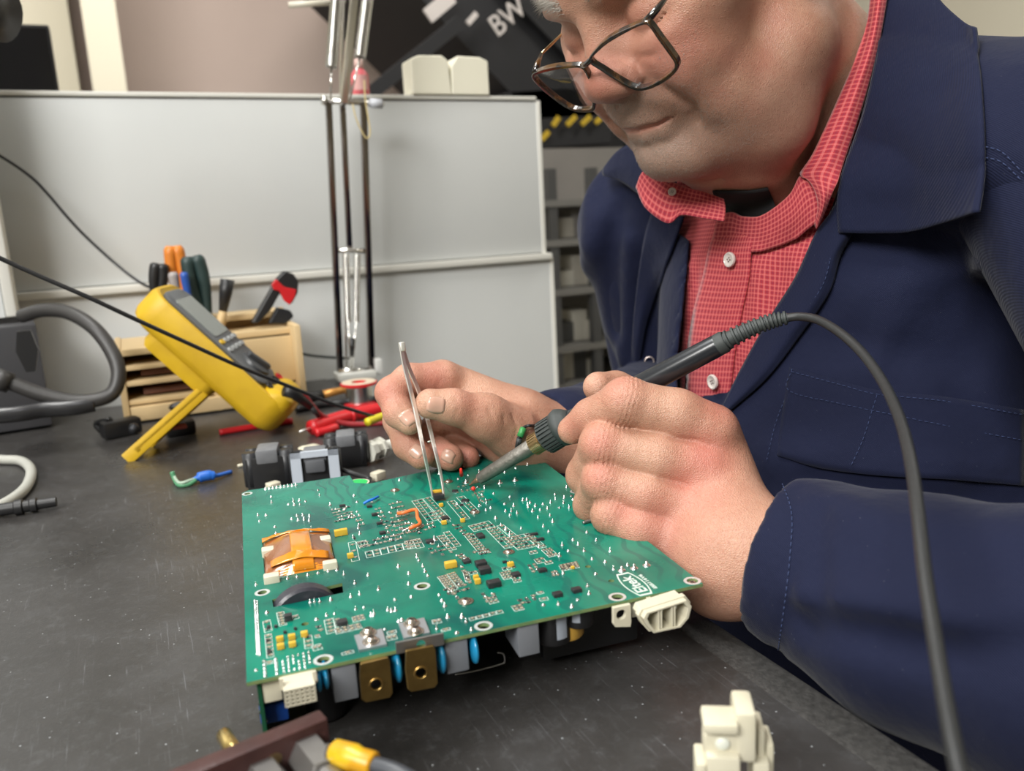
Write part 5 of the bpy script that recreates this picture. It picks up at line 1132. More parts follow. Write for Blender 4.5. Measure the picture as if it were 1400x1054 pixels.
# round green sticker standing at the notch
mb = MB(); c = buv(489, 658); mb.rev(b3(*c, -.002), b3(*c, 1), [(0, .0078), (.0012, .0078)], 32); st = mb.build('coin_label', M_CREAM, board, sharp=40)
mb = MB(); mb.rev(b3(*c, -.0008), b3(*c, 1), [(0, .0066), (.0002, .0066)], 32); mb.build('green_print', mat('green_ink', (.01, .48, .10), .4), st, sharp=40)
# ---- maker's mark printed on the board
def boardtext(s, x, y, x2, y2, size, name, bold=.0):
    """text whose baseline runs from photo point (x, y) towards (x2, y2)"""
    a, b = np.array(buv(x, y)), np.array(buv(x2, y2)); d = b-a; ang = math.atan2(d[1], d[0]); cu_ = bpy.data.curves.new(name, 'FONT'); cu_.body = s; cu_.size = size; cu_.extrude = .00003; cu_.offset = bold
    t = bpy.data.objects.new(name, cu_); COL.objects.link(t); bpy.context.view_layer.update(); me = bpy.data.meshes.new_from_object(t); V = np.array([v.co[:] for v in me.vertices]); F = [tuple(p.vertices) for p in me.polygons]
    COL.objects.unlink(t); bpy.data.objects.remove(t); wd = V[:, 0].max()-V[:, 0].min(); V[:, 0] = (V[:, 0]-V[:, 0].min())*np.linalg.norm(d)/wd; V[:, 2] += .00006
    V = V@rotz(ang).T; V[:, :2] += a; return obj(name, BT(V), F, M_SILK, board, smooth=False)
fq = [np.array(buv(*p)) for p in [(892, 811.3), (875.3, 815), (842.5, 785.5), (858.5, 782.3)]]   # bottom-right, bottom-left, top-left, top-right
def arc(p, q, bulge, n=8):
    d = q-p; nrm = np.array([-d[1], d[0]]); return [p+d*t+nrm*bulge*4*t*(1-t) for t in np.linspace(0, 1, n)]
lp = arc(fq[0], fq[1], 0, 2)+arc(fq[1], fq[2], .09)+arc(fq[2], fq[3], 0, 2)+arc(fq[3], fq[0], .09); mb = MB()
cc = sum(fq)/4; n = len(lp); V = [[*(cc+(p-cc)*s), z] for s, z in ((1.0, 0), (1.0, .00006), (.90, .00006), (.90, 0)) for p in lp]
mb.add(BT(np.array(V)), [(k*n+i, k*n+(i+1) % n, (k+1)*n+(i+1) % n, (k+1)*n+i) for k in range(3) for i in range(n)]).build('printed_frame', M_SILK, board, smooth=False)
boardtext('Eltek', 886, 807.3, 861.0, 786.8, .0078, 'printed_mark', .00012); boardtext('IBB116V6', 899, 803.8, 876.5, 785.2, .0026, 'printed_code', .00005)
# ================================================================== soldering iron
def seg(a, b, t): return a+(b-a)*t
IT = b3(*buv(641, 664), .0002); IG = at(768, 584.5, .492); IE = at(985, 470, .445)
iron = thing('soldering_iron', IT, 'black soldering iron with a grey steel barrel held in the near hand', 'soldering iron')
M_BARREL = mat('heat_stained_steel', (.16, .15, .13), .5, .8, col2=(.25, .235, .21), nscale=180, bump=.4, bscale=500); M_TIPM = mat('tip_metal', (.34, .20, .13), .4, .8)
M_RUB = mat('grey_rubber', (.040, .047, .046), .6); M_RUBD = mat('black_rubber', (.02, .021, .022), .5, bump=.15, bscale=300); M_HAND = mat('handle_black', (.012, .014, .018), .28, coat=.2)
ax1 = (IG-IT)/np.linalg.norm(IG-IT); L1 = np.linalg.norm(IG-IT); ax2 = (IE-IG)/np.linalg.norm(IE-IG); L2 = np.linalg.norm(IE-IG)
MB().rev(IT, IG, [(0, .0002), (.001, .0005), (L1*.10, .0019), (L1*.12, .0021)], 20).build('solder_tip', M_TIPM, iron)
MB().rev(IT, IG, [(L1*.12, .0021), (L1*.125, .0034), (L1*.17, .0040), (L1*.74, .0049), (L1*.745, .0046)], 24).build('barrel', M_BARREL, iron, sharp=50)
mb = MB(); mb.rev(IT, IG, [(L1*.70, .0050), (L1*.705, .0062), (L1*.80, .0066), (L1*.805, .0060), (L1*.815, .0071), (L1*.825, .0071), (L1*.83, .0060), (L1*.90, .0060)], 28); A = frame(ax1)
for i in range(24): a = i*math.pi/12; mb.box(IT+ax1*L1*.752+A@np.array([math.cos(a), math.sin(a), 0])*.0065, (.0006, .0006, L1*.085), A@rotz(a))
mb.build('collar_nut', M_BRASS, iron, sharp=40)
mb = MB(); mb.rev(IT, IG, [(L1*.82, .0060), (L1*.825, .0090), (L1*.97, .0100), (L1*1.0, .0080)], 32)
for i in range(26): a = i*math.pi/13; mb.box(IT+ax1*L1*.905+A@np.array([math.cos(a), math.sin(a), 0])*.0099, (.0015, .0014, L1*.13), A@rotz(a))
mb.build('ribbed_ring', M_RUB, iron, sharp=40)
MB().rev(IT+ax1*L1*.965, IG+ax1, [(0, .0085), (.0008, .0112), (.0040, .0120), (.0065, .0108), (.0090, .0088), (.0115, .0072)], 36).build('finger_guard', M_RUB, iron)
MB().rev(IG, IE, [(0, .0070), (L2*.12, .0072), (L2*.5, .0067), (L2*.98, .0062), (L2, .0058)], 32).build('handle', M_HAND, iron)
rp = catmull([IE-ax2*.004, at(1000, 462, .442), at(1030, 448, .438), at(1055, 439, .435), at(1077, 434, .432)], 12); s = np.linspace(0, 1, len(rp))
mb = MB(); mb.tube(rp, .0048-(.0048-.0026)*s, 20); 
for i in range(13):
    k = int((.16+.80*i/12)*(len(rp)-1)); t = rp[min(k+1, len(rp)-1)]-rp[k-1]; t /= np.linalg.norm(t); r = .0059-.0022*s[k]; mb.rev(rp[k]-t*.0009, rp[k]+t, [(0, r*.8), (.0003, r), (.0014, r), (.0018, r*.8)], 20)
mb.rev(rp[0], rp[4], [(0, .0060), (.006, .0062), (.0075, .0055)], 24); mb.build('strain_relief', M_RUB, iron, sharp=45)
cp = catmull([at(1074, 434.5, .4325), at(1095, 433, .428), at(1120, 438, .418), at(1150, 456, .400), at(1180, 484, .380), at(1208, 524, .355), at(1230, 572, .328), at(1245, 630, .300), at(1255, 700, .275), at(1264, 780, .255), at(1276, 860, .238), at(1291, 950, .220), at(1306, 1030, .206), at(1325, 1120, .195), at(1350, 1300, .18), at(1360, 1700, .17)], 8)
MB().tube(cp, .0023, 14).build('power_cord', M_RUBD, iron)
# ================================================================== tweezers gripping a chip
tw = thing('tweezers', b3(*buv(599, 688)), 'thin steel tweezers holding a small chip over the board', 'tweezers')
zt_ = b3(*buv(592, 684), .002); zt2 = b3(*buv(607.5, 684), .002); dT = proj(zt_)[2]
def strip(name, pts, w0, w1, th, parent):
    P3 = catmull(pts, 8); n = len(P3); V = []
    for i, p in enumerate(P3):
        T = P3[min(i+1, n-1)]-P3[max(i-1, 0)]; T /= np.linalg.norm(T); S = np.cross(T, FW); S /= np.linalg.norm(S); D = np.cross(S, T); w = np.interp(i/(n-1), [0, .12, .45, .8, 1], w0); t = np.interp(i/(n-1), [0, .5, 1], th)
        D2 = D*.75+S*.66; D2 /= np.linalg.norm(D2); S2 = np.cross(T, D2)
        for a, b in ((-1, -1), (1, -1), (1, 1), (-1, 1)): V.append(p+D2*a*w/2+S2*b*t/2)
    F = [(i*4+k, i*4+(k+1) % 4, (i+1)*4+(k+1) % 4, (i+1)*4+k) for i in range(n-1) for k in range(4)]+[(3, 2, 1, 0), (4*n-4, 4*n-3, 4*n-2, 4*n-1)]
    o = obj(name, V, F, M_STEEL, parent, smooth=False); bm = bmesh.new(); bm.from_mesh(o.data); bmesh.ops.recalc_face_normals(bm, faces=bm.faces); bm.to_mesh(o.data); bm.free(); bv = o.modifiers.new('s', 'BEVEL'); bv.width = .0002; bv.segments = 2; return o
strip('tweezer_arm', [at(547, 468, .520), at(553, 500, .5205), at(560, 528, .520), at(569, 566, .519), at(578, 610, dT-.006), at(586, 648, dT-.003), zt_], [.0026, .0030, .0029, .0021, .0011], 0, [.0010, .0012, .0008], tw)
strip('tweezer_arm', [at(549, 470, .5225), at(558, 500, .527), at(572, 534, .534), at(584, 572, .5365), at(594, 612, dT+.003), at(603, 650, dT+.002), zt2], [.0026, .0030, .0029, .0021, .0011], 0, [.0010, .0012, .0008], tw)
MB().box(at(550, 474, .521), (.0035, .0035, .006), frame(at(547, 468, .52)-at(553, 500, .5205)), bev=.0008).build('tweezer_joint', M_STEEL, tw)
MB().tube([at(585, 604, .519), at(594.5, 602, .523)], .0005, 8).build('alignment_pin', M_STEEL, tw)
mb = MB(); cc_ = b3(*buv(600, 684), .0028); ch = thing('surface_chip', cc_, 'small grey chip with yellow end gripped between the tweezer tips', 'chip')
mb.box(cc_, (.0066, .0052, .0030), BM@rotz(-.1), bev=.0004).build('chip_body', M_CHIP, ch, sharp=40); MB().box(cc_+BV*.0042+BW*.001, (.0060, .0032, .0030), BM@rotz(-.1), bev=.0004).build('chip_end', M_TANT, ch, sharp=40)
# ================================================================== anti-static cord with a green sleeve
cd_ = thing('wrist_cord', at(712, 615, .585), 'thin black cord with a green sleeve at the far wrist', 'cord')
cq = lambda x, y: at(x, y, raycast(sd_rhand, [float(x)], [float(y)], off=.0026)[0] if x < 728 else .575)
p = [at(770, 596, .60), at(748, 584, .585), cq(727, 582), cq(719, 583), cq(713, 588), cq(709, 600), cq(707, 612), at(706, 626, .560)]
MB().tube(catmull(p, 8), .0011, 8).build('cord', M_RUBD, cd_); MB().tube([cq(716, 585), cq(710.5, 597)], .0022, 12).build('green_sleeve', mat('green_sleeve', (.04, .26, .07), .4), cd_); MB().tube([cq(710, 599), cq(707.5, 612)], .0019, 10).build('plug_sleeve', M_RUB, cd_)
# ================================================================== things on the bench
M_YEL = mat('worn_yellow', (.62, .39, .008), .5, col2=(.50, .30, .008), nscale=24, namt=.8, bump=.2, bscale=120); N = NT(M_YEL)
M_GRAYF = mat('meter_face', (.085, .09, .095), .45); M_LCD = mat('meter_screen', (.19, .21, .19), .15, coat=.6); M_RUBB = mat('cable_black', (.014, .014, .015), .42); M_REDP = mat('red_plastic', (.55, .015, .02), .38)
# ---- yellow multimeter leaning on its stand; frame: a along its length, w across, n out of its face
mB = onz(364, 603); mTp = at(190, 435, proj(mB)[2]*.985); w_ = ray(615, 296); w_[2] = 0; w_ /= np.linalg.norm(w_)
a_ = mTp-mB; a_ -= w_*(a_@w_); a_ /= np.linalg.norm(a_); n_ = np.cross(w_, a_); n_ = n_ if n_@np.array(RX) > 0 else -n_; LM, WM, TM = .184, .080, .037
# mB is the lower near edge of the face; the back lies at -n
mB = mB+n_*TM
def mm(s, w, t): return mB+a_*s+w_*w+n_*t
lift = TZ-min(mm(0, 0, -TM)[2], mm(0, 0, 0)[2]); mB = mB+np.array([0, 0, lift+.001])
meter = thing('multimeter', mm(0, WM/2, -TM/2)*np.array([1, 1, 0])+np.array([0, 0, TZ]), 'yellow digital multimeter leaning back on its stand', 'multimeter')
RM = np.stack([w_, a_, n_], 1)
def rrect(w, h, r, n=6, cx=0, cy=0):
    out = []
    for qx, qy, a0 in ((w/2-r, h/2-r, 0), (-w/2+r, h/2-r, 90), (-w/2+r, -h/2+r, 180), (w/2-r, -h/2+r, 270)):
        for i in range(n+1): t = math.radians(a0+90*i/n); out.append((cx+qx+r*math.cos(t), cy+qy+r*math.sin(t)))
    return out
def MT(V): return mm(0, 0, 0)+V@RM.T
def hull(rings, T, name, m, parent, sharp=35):
    """closed solid through stacked outlines [(poly, z)]"""
    n = len(rings[0][0]); V = np.array([[x, y, z] for pl, z in rings for x, y in pl]); F = [tuple(range(n))[::-1], tuple(range((len(rings)-1)*n, len(rings)*n))]+[(k*n+i, k*n+(i+1) % n, (k+1)*n+(i+1) % n, (k+1)*n+i) for k in range(len(rings)-1) for i in range(n)]
    o = obj(name, T(V), F, m, parent); bm = bmesh.new(); bm.from_mesh(o.data); bmesh.ops.recalc_face_normals(bm, faces=bm.faces); bm.to_mesh(o.data); bm.free()
    try: o.data.set_sharp_from_angle(angle=math.radians(sharp))
    except Exception: pass
    return o
cx_, cy_ = WM/2, LM/2
hull([(rrect(WM-.014, LM-.014, .018, cx=cx_, cy=cy_), -TM), (rrect(WM-.004, LM-.004, .022, cx=cx_, cy=cy_), -TM+.004), (rrect(WM, LM, .024, cx=cx_, cy=cy_), -TM+.010), (rrect(WM, LM, .024, cx=cx_, cy=cy_), -.006), (rrect(WM-.004, LM-.004, .022, cx=cx_, cy=cy_), -.001), (rrect(WM-.010, LM-.010, .019, cx=cx_, cy=cy_), 0), (rrect(WM-.018, LM-.020, .015, cx=cx_, cy=cy_), -.002)], MT, 'holster', M_YEL, meter)
hull([(rrect(WM-.006, .034, .014, cx=cx_, cy=.020), -.012), (rrect(WM-.006, .034, .014, cx=cx_, cy=.020), .001), (rrect(WM-.012, .022, .009, cx=cx_, cy=.017), .007), (rrect(WM-.024, .010, .004, cx=cx_, cy=.014), .009)], MT, 'holster_lip', M_YEL, meter)
face = hull([(rrect(WM-.020, LM-.050, .012, cx=cx_, cy=cy_+.014), -.003), (rrect(WM-.020, LM-.050, .012, cx=cx_, cy=cy_+.014), .0015), (rrect(WM-.024, LM-.054, .011, cx=cx_, cy=cy_+.014), .0028)], MT, 'meter_face', M_GRAYF, meter)
hull([(rrect(WM-.030, .052, .004, cx=cx_, cy=LM-.050), .002), (rrect(WM-.030, .052, .004, cx=cx_, cy=LM-.050), .0035)], MT, 'display', M_LCD, face)
for i in range(4):
    for j in range(2): hull([(rrect(.0105, .006, .002, 3, cx=cx_-.0225+i*.015, cy=LM-.084-j*.011), .002), (rrect(.0095, .005, .002, 3, cx=cx_-.0225+i*.015, cy=LM-.084-j*.011), .0046)], MT, 'button', mat('meter_key', (.30, .31, .31), .5) if (i, j) != (0, 0) else M_YEL, face)
mb = MB(); mb.rev(mm(.062, cx_, .002), mm(.062, cx_, 1), [(0, .017), (.004, .016), (.005, .013)], 28); mb.box(mm(.062, cx_, .0085), (.007, .028, .006), RM@rotz(.5), bev=.002); mb.build('range_dial', mat('dial_grey', (.05, .052, .055), .4), face, sharp=40)
for i in range(4): c = mm(.036, cx_-.024+i*.016, .0025); MB().rev(c, c+n_, [(0, .0048), (.002, .0048), (.002, .0026), (.0003, .0024), (.0003, 0)], 16).build('input_jack', M_BLK if i < 3 else M_REDP, face, sharp=40)
# stand: a hinged block on the back and a ribbed plate down to the bench
bt = mm(LM*.58, 0, -TM); foot = onz(172, 632)+np.array([0, 0, .002]); 
hull([(rrect(WM*.80, .080, .010, cx=cx_, cy=LM*.62), -TM-.014), (rrect(WM*.84, .086, .012, cx=cx_, cy=LM*.62), -TM-.009), (rrect(WM*.84, .086, .012, cx=cx_, cy=LM*.62), -TM+.004)], MT, 'stand_hinge', M_YEL, meter)
hg = mm(LM*.43, .008, -TM-.008); dv = foot-hg; Ls = np.linalg.norm(dv); sa = dv/Ls; sn = np.cross(w_, sa); SR = np.stack([w_, sa, sn], 1); mb = MB()
wd = WM*.72
for k, (ww, s0_, s1_) in enumerate(((.006, 0, 1.0), (.006, 0, .84), (.006, 0, .84), (.006, 0, 1.0))):
    off = [0, .3, .62, .94][k]*wd*.9; mb.box(hg+sa*Ls*(s0_+s1_)/2+w_*(off+.003), (ww, Ls*(s1_-s0_), .015 if k in (0, 3) else .008), SR, bev=.0015)
mb.box(hg+sa*Ls*.5*.84+w_*wd*.45+sn*.001, (wd*.9, Ls*.84, .003), SR); mb.box(hg+sa*Ls*.85+w_*wd*.45, (wd*.9, .006, .008), SR, bev=.001); mb.build('stand', M_YEL, meter, sharp=40)
# ---- pine organiser with tools
M_PINE = mat('pine', (.56, .40, .20), .55, col2=(.66, .50, .28), nscale=9, bump=.1, bscale=60); M_DARK = mat('shadow_felt', (.10, .055, .03), .9)
o0 = onz(178, 566); o1 = onz(404, 523); oy = max(o0[1], 1.065); ox0, ox1 = -.026, .176; yF, yB = 1.02, 1.135
org = thing('tool_organiser', ((ox0+ox1)/2, (yF+yB)/2, TZ), 'pine wood tool organiser with shelves and a drawer behind the multimeter', 'organiser')
def pb(name, x0, x1, y0, y1, z0, z1, m=M_PINE, parent=org, bev=.001): return MB().box(((x0+x1)/2, (y0+y1)/2, TZ+(z0+z1)/2*.96), (x1-x0, y1-y0, (z1-z0)*.96), bev=bev).build(name, m, parent, sharp=40)
t = .007; xm = .075
for x in (ox0, xm, ox1): pb('side_panel', x, x+t, yF, yB, 0.001, .092 if x < ox1-.01 else .098)
pb('back_panel', xm, ox1+t, yB-.005, yB, .001, .112); pb('back_panel', ox0, xm, yB-.005, yB, .001, .088); pb('top_board', ox0, xm+t, yF, yB, .082, .090)
for z in (.022, .045, .064): pb('shelf', ox0+t, xm, yF+.002, yB-.005, z, z+.006)
dr = pb('drawer', ox0+t+.001, ox1-.002, yF-.004, yF+.06, .003, .020); MB().ell((.035, yF-.004, TZ+.014), (.013, .006, .006)).build('drawer_pull', M_BLK, dr)
pb('front_panel', xm+t, ox1, yF+.03, yF+.036, .022, .082); pb('tool_rail', xm+t, ox1, yF+.036, yB-.005, .084, .092); pb('upper_rail', xm+t, ox1, yF+.07, yB-.005, .104, .112)
for i, z in enumerate((.029, .0515)): MB().box((.028, yF+.03, TZ+z+.004), (.06, .03, .008), bev=.002).build('spare_part', mat('spare_brown', (.13, .05, .03), .6), None); 
for q_, o in enumerate([o for o in bpy.data.objects if o.name.startswith('spare_part')]): tag(o, 'small brown part lying on the '+('lower', 'middle')[q_]+' shelf of the pine organiser', 'part', 'small parts in the organiser shelves')
def handtool(nm, label, cat, px, py, bx, by, y, m, r0, r1, m2=M_DEEP, twin=0.0):
    """tool standing in the organiser: grip from (px,py) down to (bx,by) in the plane y"""
    p, q = yplane(px, py, y), yplane(bx, by, y); th = thing(nm, q, label, cat); d = q-p; L = np.linalg.norm(d); side = np.cross(d/L, [0, 1, 0])
    for s in ((-1, 1) if twin else (0,)):
        cv_ = catmull([p+side*s*twin*.7, p*.7+q*.3+side*s*twin, p*.35+q*.65+side*s*twin*.75, q+side*s*twin*.2], 6); n = len(cv_); rr = np.interp(np.linspace(0, 1, n), [0, .06, .35, .7, 1], [r0*.6, r0, r0*.92, r1*1.2, r1]); MB().tube(cv_, rr, 12).build('grip', m, th)
    dn = q+d/L*max(.004, (q[2]-TZ-.02)*.6); MB().tube([q, dn], r1*.7, 10).build('jaw' if twin else 'shaft', m2, th)
    return th
M_ORG = mat('orange_grip', (.62, .19, .02), .45); M_TEAL = mat('dark_green_grip', (.020, .042, .040), .5); M_BLU2 = mat('blue_grip', (.02, .08, .35), .4); M_GRYG = mat('grey_grip', (.32, .29, .28), .5); M_WOODH = mat('brush_wood', (.55, .38, .18), .5)
handtool('pliers', 'pliers with bright orange grips in the pine organiser', 'pliers', 237, 336, 252, 440, 1.10, M_ORG, .0075, .0040, twin=.0060)
handtool('pliers', 'pliers with dark green grips in the pine organiser', 'pliers', 262, 350, 283, 440, 1.075, M_TEAL, .0085, .0050, twin=.0075)
handtool('pliers', 'black pliers at the left of the organiser tools', 'pliers', 218, 360, 214, 420, 1.09, M_RUBB, .0070, .0040, twin=.0050)
handtool('screwdriver', 'screwdriver with a grey handle between the black and green pliers', 'screwdriver', 236, 372, 246, 430, 1.06, M_GRYG, .0060, .0030)
handtool('screwdriver', 'screwdriver with a blue and dark handle beside the green pliers', 'screwdriver', 251, 372, 262, 430, 1.055, M_BLU2, .0050, .0030)
handtool('screwdriver', 'screwdriver with a blue tipped handle right of the green pliers', 'screwdriver', 276, 352, 288, 440, 1.11, M_BLU2, .0045, .0030)
bp, bq = yplane(311, 382, 1.07), yplane(305, 425, 1.07); br = thing('brush', yplane(300, 448, 1.07), 'small brush with black bristles up in the pine organiser', 'brush')
MB().tube([bp, bp*.6+bq*.4, bq], [.0085, .0080, .0050], 14).build('bristles', M_RUBB, br); MB().tube([bq, yplane(302, 440, 1.07), yplane(297, 462, 1.07)], [.0048, .0060, .0050], 12).build('brush_handle', M_WOODH, br)
kn = thing('wire_stripper', yplane(375, 440, 1.07), 'black and red wire stripper leaning in the right of the organiser', 'wire stripper'); ka, kb = yplane(396, 376, 1.07), yplane(356, 440, 1.07)
def flat(name, pts, y, th, m, parent): 
    q = [yplane(a, b, y) for a, b in pts]; L = [(p[0], p[2]) for p in q]; mb = MB(); mb.prism(L, -th/2, th/2, lambda V: np.stack([V[:, 0], y+V[:, 2], V[:, 1]], 1)); o = mb.build(name, m, parent, smooth=False)
    bm = bmesh.new(); bm.from_mesh(o.data); bmesh.ops.recalc_face_normals(bm, faces=bm.faces); bm.to_mesh(o.data); bm.free(); bv = o.modifiers.new('s', 'BEVEL'); bv.width = min(.002, th*.3); bv.segments = 2; return o
flat('grip', [(378, 380), (388, 370), (400, 374), (407, 384), (406, 400), (398, 415), (390, 412), (382, 400), (368, 425), (352, 442), (343, 441), (358, 415)], 1.07, .014, M_RUBB, kn)
flat('red_inset', [(371, 389), (377, 381), (388, 392), (405, 396), (403, 406), (396, 417), (388, 411), (382, 398), (374, 396)], 1.0625, .003, M_REDP, kn); flat('jaw', [(366, 442), (378, 420), (396, 424), (401, 432), (390, 442)], 1.075, .012, M_DEEP, kn)
# ---- red and black leads, red probes, yellow sleeve
def lead(nm, label, pts, r, m, cat='cable', group=None, parent=None, n=8, k=12):
    P3 = catmull([at(*p) if len(p) == 3 and p[2] > .2 else onz(p[0], p[1], TZ+r+(p[2] if len(p) > 2 else 0)) for p in pts], n); o = MB().tube(P3, r, k).build(nm, m, parent)
    return tag(o, label, cat, group) if parent is None else o
lead('test_lead', 'thin black cable running from the left edge past the multimeter', [(-60, 325, .60), (0, 353, .62), (60, 380, .635), (120, 406, .65), (180, 434, .67), (250, 466, .70), (330, 502, .74), (400, 530, .78), (450, 550, .81), (500, 566, .84), (530, 575, .86)], .0018, M_RUBB)
lead('wall_cable', 'thin black cable hanging in front of the white partition', [(x_, y_, proj(yplane(x_, y_, q_))[2]) for x_, y_, q_ in ((-60, 180, 1.10), (0, 213, 1.12), (40, 240, 1.135), (65, 265, 1.14), (95, 300, 1.14), (122, 328, 1.14), (160, 362, 1.13), (190, 385, 1.11), (212, 396, 1.09))], .0018, M_RUBB)
lead('grey_cable', 'grey cable lying at the foot of the partition by the lamp', [(x_, y_, proj(yplane(x_, y_, 1.155))[2]) for x_, y_ in ((396, 478), (420, 485), (445, 488), (480, 490))], .0020, M_RUB)
lead('test_lead', 'red lead curving from the multimeter jacks over the bench', [(402, 535, .835), (415, 540, .84), (428, 556, .85), (440, 568, .86), (462, 577, 0.870), (490, 580, .875), (530, 578, .88)], .0028, mat('dark_red_lead', (.30, .02, .025), .4))
pr = thing('test_plug', at(400, 540, .83), 'black test plug pushed into the multimeter jacks', 'plug'); MB().tube([at(389, 534, .825), at(402, 538, .832), at(425, 556, .845)], [.0062, .0060, .0035], 14).build('plug_body', M_RUBB, pr); MB().tube([at(425, 556, .845), at(436, 570, .852)], [.0030, .0020], 10).build('plug_boot', M_RUBB, pr)
pv = thing('test_probe', onz(470, 570), 'red test probe lying behind the tweezer hand', 'probe'); q = [onz(425, 585, TZ+.008), onz(455, 575, TZ+.009), onz(480, 568, TZ+.009), onz(525, 558, TZ+.009)]; MB().tube(catmull(q, 6), .0078, 14).build('probe_body', M_REDP, pv); MB().rev(q[2], q[3], [(-.002, .0095), (.002, .0095)], 18).build('finger_ring', M_REDP, pv); MB().tube([q[0], q[0]+(q[0]-q[1])*.5], .0012, 8).build('probe_tip', M_STEEL, pv)
lead('red_rod', 'thin red rod lying under the multimeter', [(300, 591, 0), (330, 586, 0), (360, 581, 0), (400, 575, 0)], .0035, M_REDP, 'rod')
lead('red_clip', 'red clip lying right of the multimeter foot', [(432, 592, 0), (448, 588, 0), (460, 584, 0)], .0045, M_REDP, 'clip')
lead('sleeve_piece', 'small yellow sleeve lying beside the tweezer hand', [(502, 577, .01), (515, 572, .01), (526, 568, .01)], .0042, mat('yellow_sleeve', (.66, .55, .02), .4), 'sleeve')
lead('tester_lead', 'black lead crossing behind the solder spool', [(405, 560, 0), (440, 553, 0), (470, 550, 0), (500, 545, 0), (530, 548, 0)], .0040, M_RUBB)
bp_ = thing('banana_plug', onz(440, 545), 'black plug with a brass end lying left of the solder spool', 'plug'); MB().tube([onz(415, 545, TZ+.008), onz(440, 540, TZ+.008)], .0065, 12).build('plug_body', M_RUBB, bp_); MB().tube([onz(440, 540, TZ+.008), onz(474, 532, TZ+.010)], [.0055, .0045], 12).build('plug_end', mat('orange_brass', (.55, .26, .06), .4, .5), bp_)
# ---- solder spool
s0_ = onz(493, 551); sp_ = thing('solder_spool', s0_, 'reel of solder wire with a red rimmed flange beside the lamp', 'spool')
MB().rev(s0_, s0_+(0, 0, 1), [(0, .0215), (.0025, .0215), (.0026, .012)], 32).build('lower_flange', M_REDP, sp_, sharp=40); mb = MB(); mb.rev(s0_, s0_+(0, 0, 1), [(.0025, .0170)]+[(.003+.0014*i, .0172 if i % 2 else .0166) for i in range(14)]+[(.0232, .016)], 32); mb.build('solder_winding', M_SOLDER, sp_)
MB().rev(s0_, s0_+(0, 0, 1), [(.0232, .0220), (.0258, .0220), (.0262, .0205), (.0262, .008), (.0240, .0078), (.024, 0)], 36).build('upper_flange', M_REDP, sp_, sharp=40); MB().rev(s0_, s0_+(0, 0, 1), [(.0263, .0205), (.0266, .0205), (.0266, .009), (.0263, .009)], 36, cap=False).build('paper_label', mat('label_cream', (.60, .50, .38), .6), sp_, sharp=40)
# ---- black transformer blocks
def block(nm, label, x, y, w, d, h, ang, framed=False, lead_=None):
    c = onz(x, y); th = thing(nm, c, label, 'transformer'); R = rotz(ang)
    MB().box(c+(0, 0, h*.42), (w, d, h*.84), R, bev=.002).build('coil_body', M_BLK, th, sharp=40)
    for s in (-1, 1): mb = MB(); mb.tube([c+R@np.array([s*w*.40, -d*.30, h*.10]), c+R@np.array([s*w*.40, -d*.30, h*.93])], .0062, 14); mb.tube([c+R@np.array([s*w*.40, d*.30, h*.10]), c+R@np.array([s*w*.40, d*.30, h*.90])], .0055, 14); mb.build('corner_post', mat('post_black', (.022, .023, .026), .4), th)
    MB().box(c+R@np.array([0, -d*.10, h*.84]), (w*.50, d*.86, h*.36), R, bev=.0026).build('core_cap', mat('ferrite_grey', (.13, .135, .145), .5, col2=(.18, .185, .195), nscale=120), th, sharp=40)
    if framed:
        n = R@np.array([0, -1, 0]); mb = MB(); f = c+n*(d/2+.0015)
        for s in (-1, 1): mb.box(f+R@np.array([s*w*.40, 0, h*.50]), (w*.22, .003, h*1.04), R)
        mb.box(f+(0, 0, h*.94), (w*1.02, .003, h*.16), R); mb.box(f+(0, 0, h*.06), (w*1.02, .003, h*.14), R); mb.build('mount_frame', mat('frame_pale', (.50, .55, .62), .4), th, smooth=False)
        MB().box(f+(0, 0, h*.62), (w*.42, .006, h*.34), R, bev=.002).build('core_face', mat('ferrite_face', (.10, .105, .115), .5), th, sharp=40)
    return th
TRL = -.24
block('transformer', 'black transformer block with a grey cap, nearest the multimeter foot', 372, 662, .036, .030, .034, TRL); block('transformer', 'black transformer in a pale frame behind the circuit board', 435, 662, .038, .020, .032, TRL, True); block('transformer', 'black transformer block farthest right, beside a clear plug', 476, 634, .034, .030, .030, TRL)
cb_ = thing('clear_plug', onz(520, 612), 'translucent plastic plug beside the farthest black transformer', 'plug'); M_CLR = mat('milky_plastic', (.58, .57, .50), .35)
MB().rev(onz(503, 618, TZ+.011), onz(530, 608, TZ+.011), [(0, .010), (.006, .010), (.006, .0075), (.014, .0075), (.014, .0100), (.017, .0100)], 8).build('plug_body', M_CLR, cb_, sharp=30); MB().tube([onz(523, 612, TZ+.011), onz(548, 604, TZ+.010)], .0055, 12).build('plug_stem', M_CLR, cb_)
o = MB().box(onz(425, 622, TZ+.010), (.020, .018, .018), rotz(.2), bev=.005).build('cream_grommet', M_CREAM, None); tag(o, 'cream plastic piece between the black transformers', 'grommet')
wd_ = thing('wire_connector', onz(505, 655), 'black twisted wires ending in a small white connector', 'connector'); MB().tube(catmull([onz(462, 640, TZ+.012), onz(485, 648, TZ+.008), onz(506, 655, TZ+.006)], 6), .0022, 8).build('wire', M_RUBB, wd_)
MB().tube(catmull([onz(506, 655, TZ+.006), onz(500, 668, TZ+.004), onz(505, 676, TZ+.003)], 6), .0012, 8).build('wire', M_RUB, wd_); MB().box(onz(517, 650, TZ+.005), (.011, .008, .007), rotz(.5), bev=.0008).build('connector_shell', M_CREAM, wd_, sharp=40)
o = MB().box(onz(374, 668, TZ+.006), (.010, .008, .011), rotz(.4), bev=.001).build('white_terminal', M_CREAM, None); tag(o, 'small cream terminal between the board edge and the transformer', 'terminal')
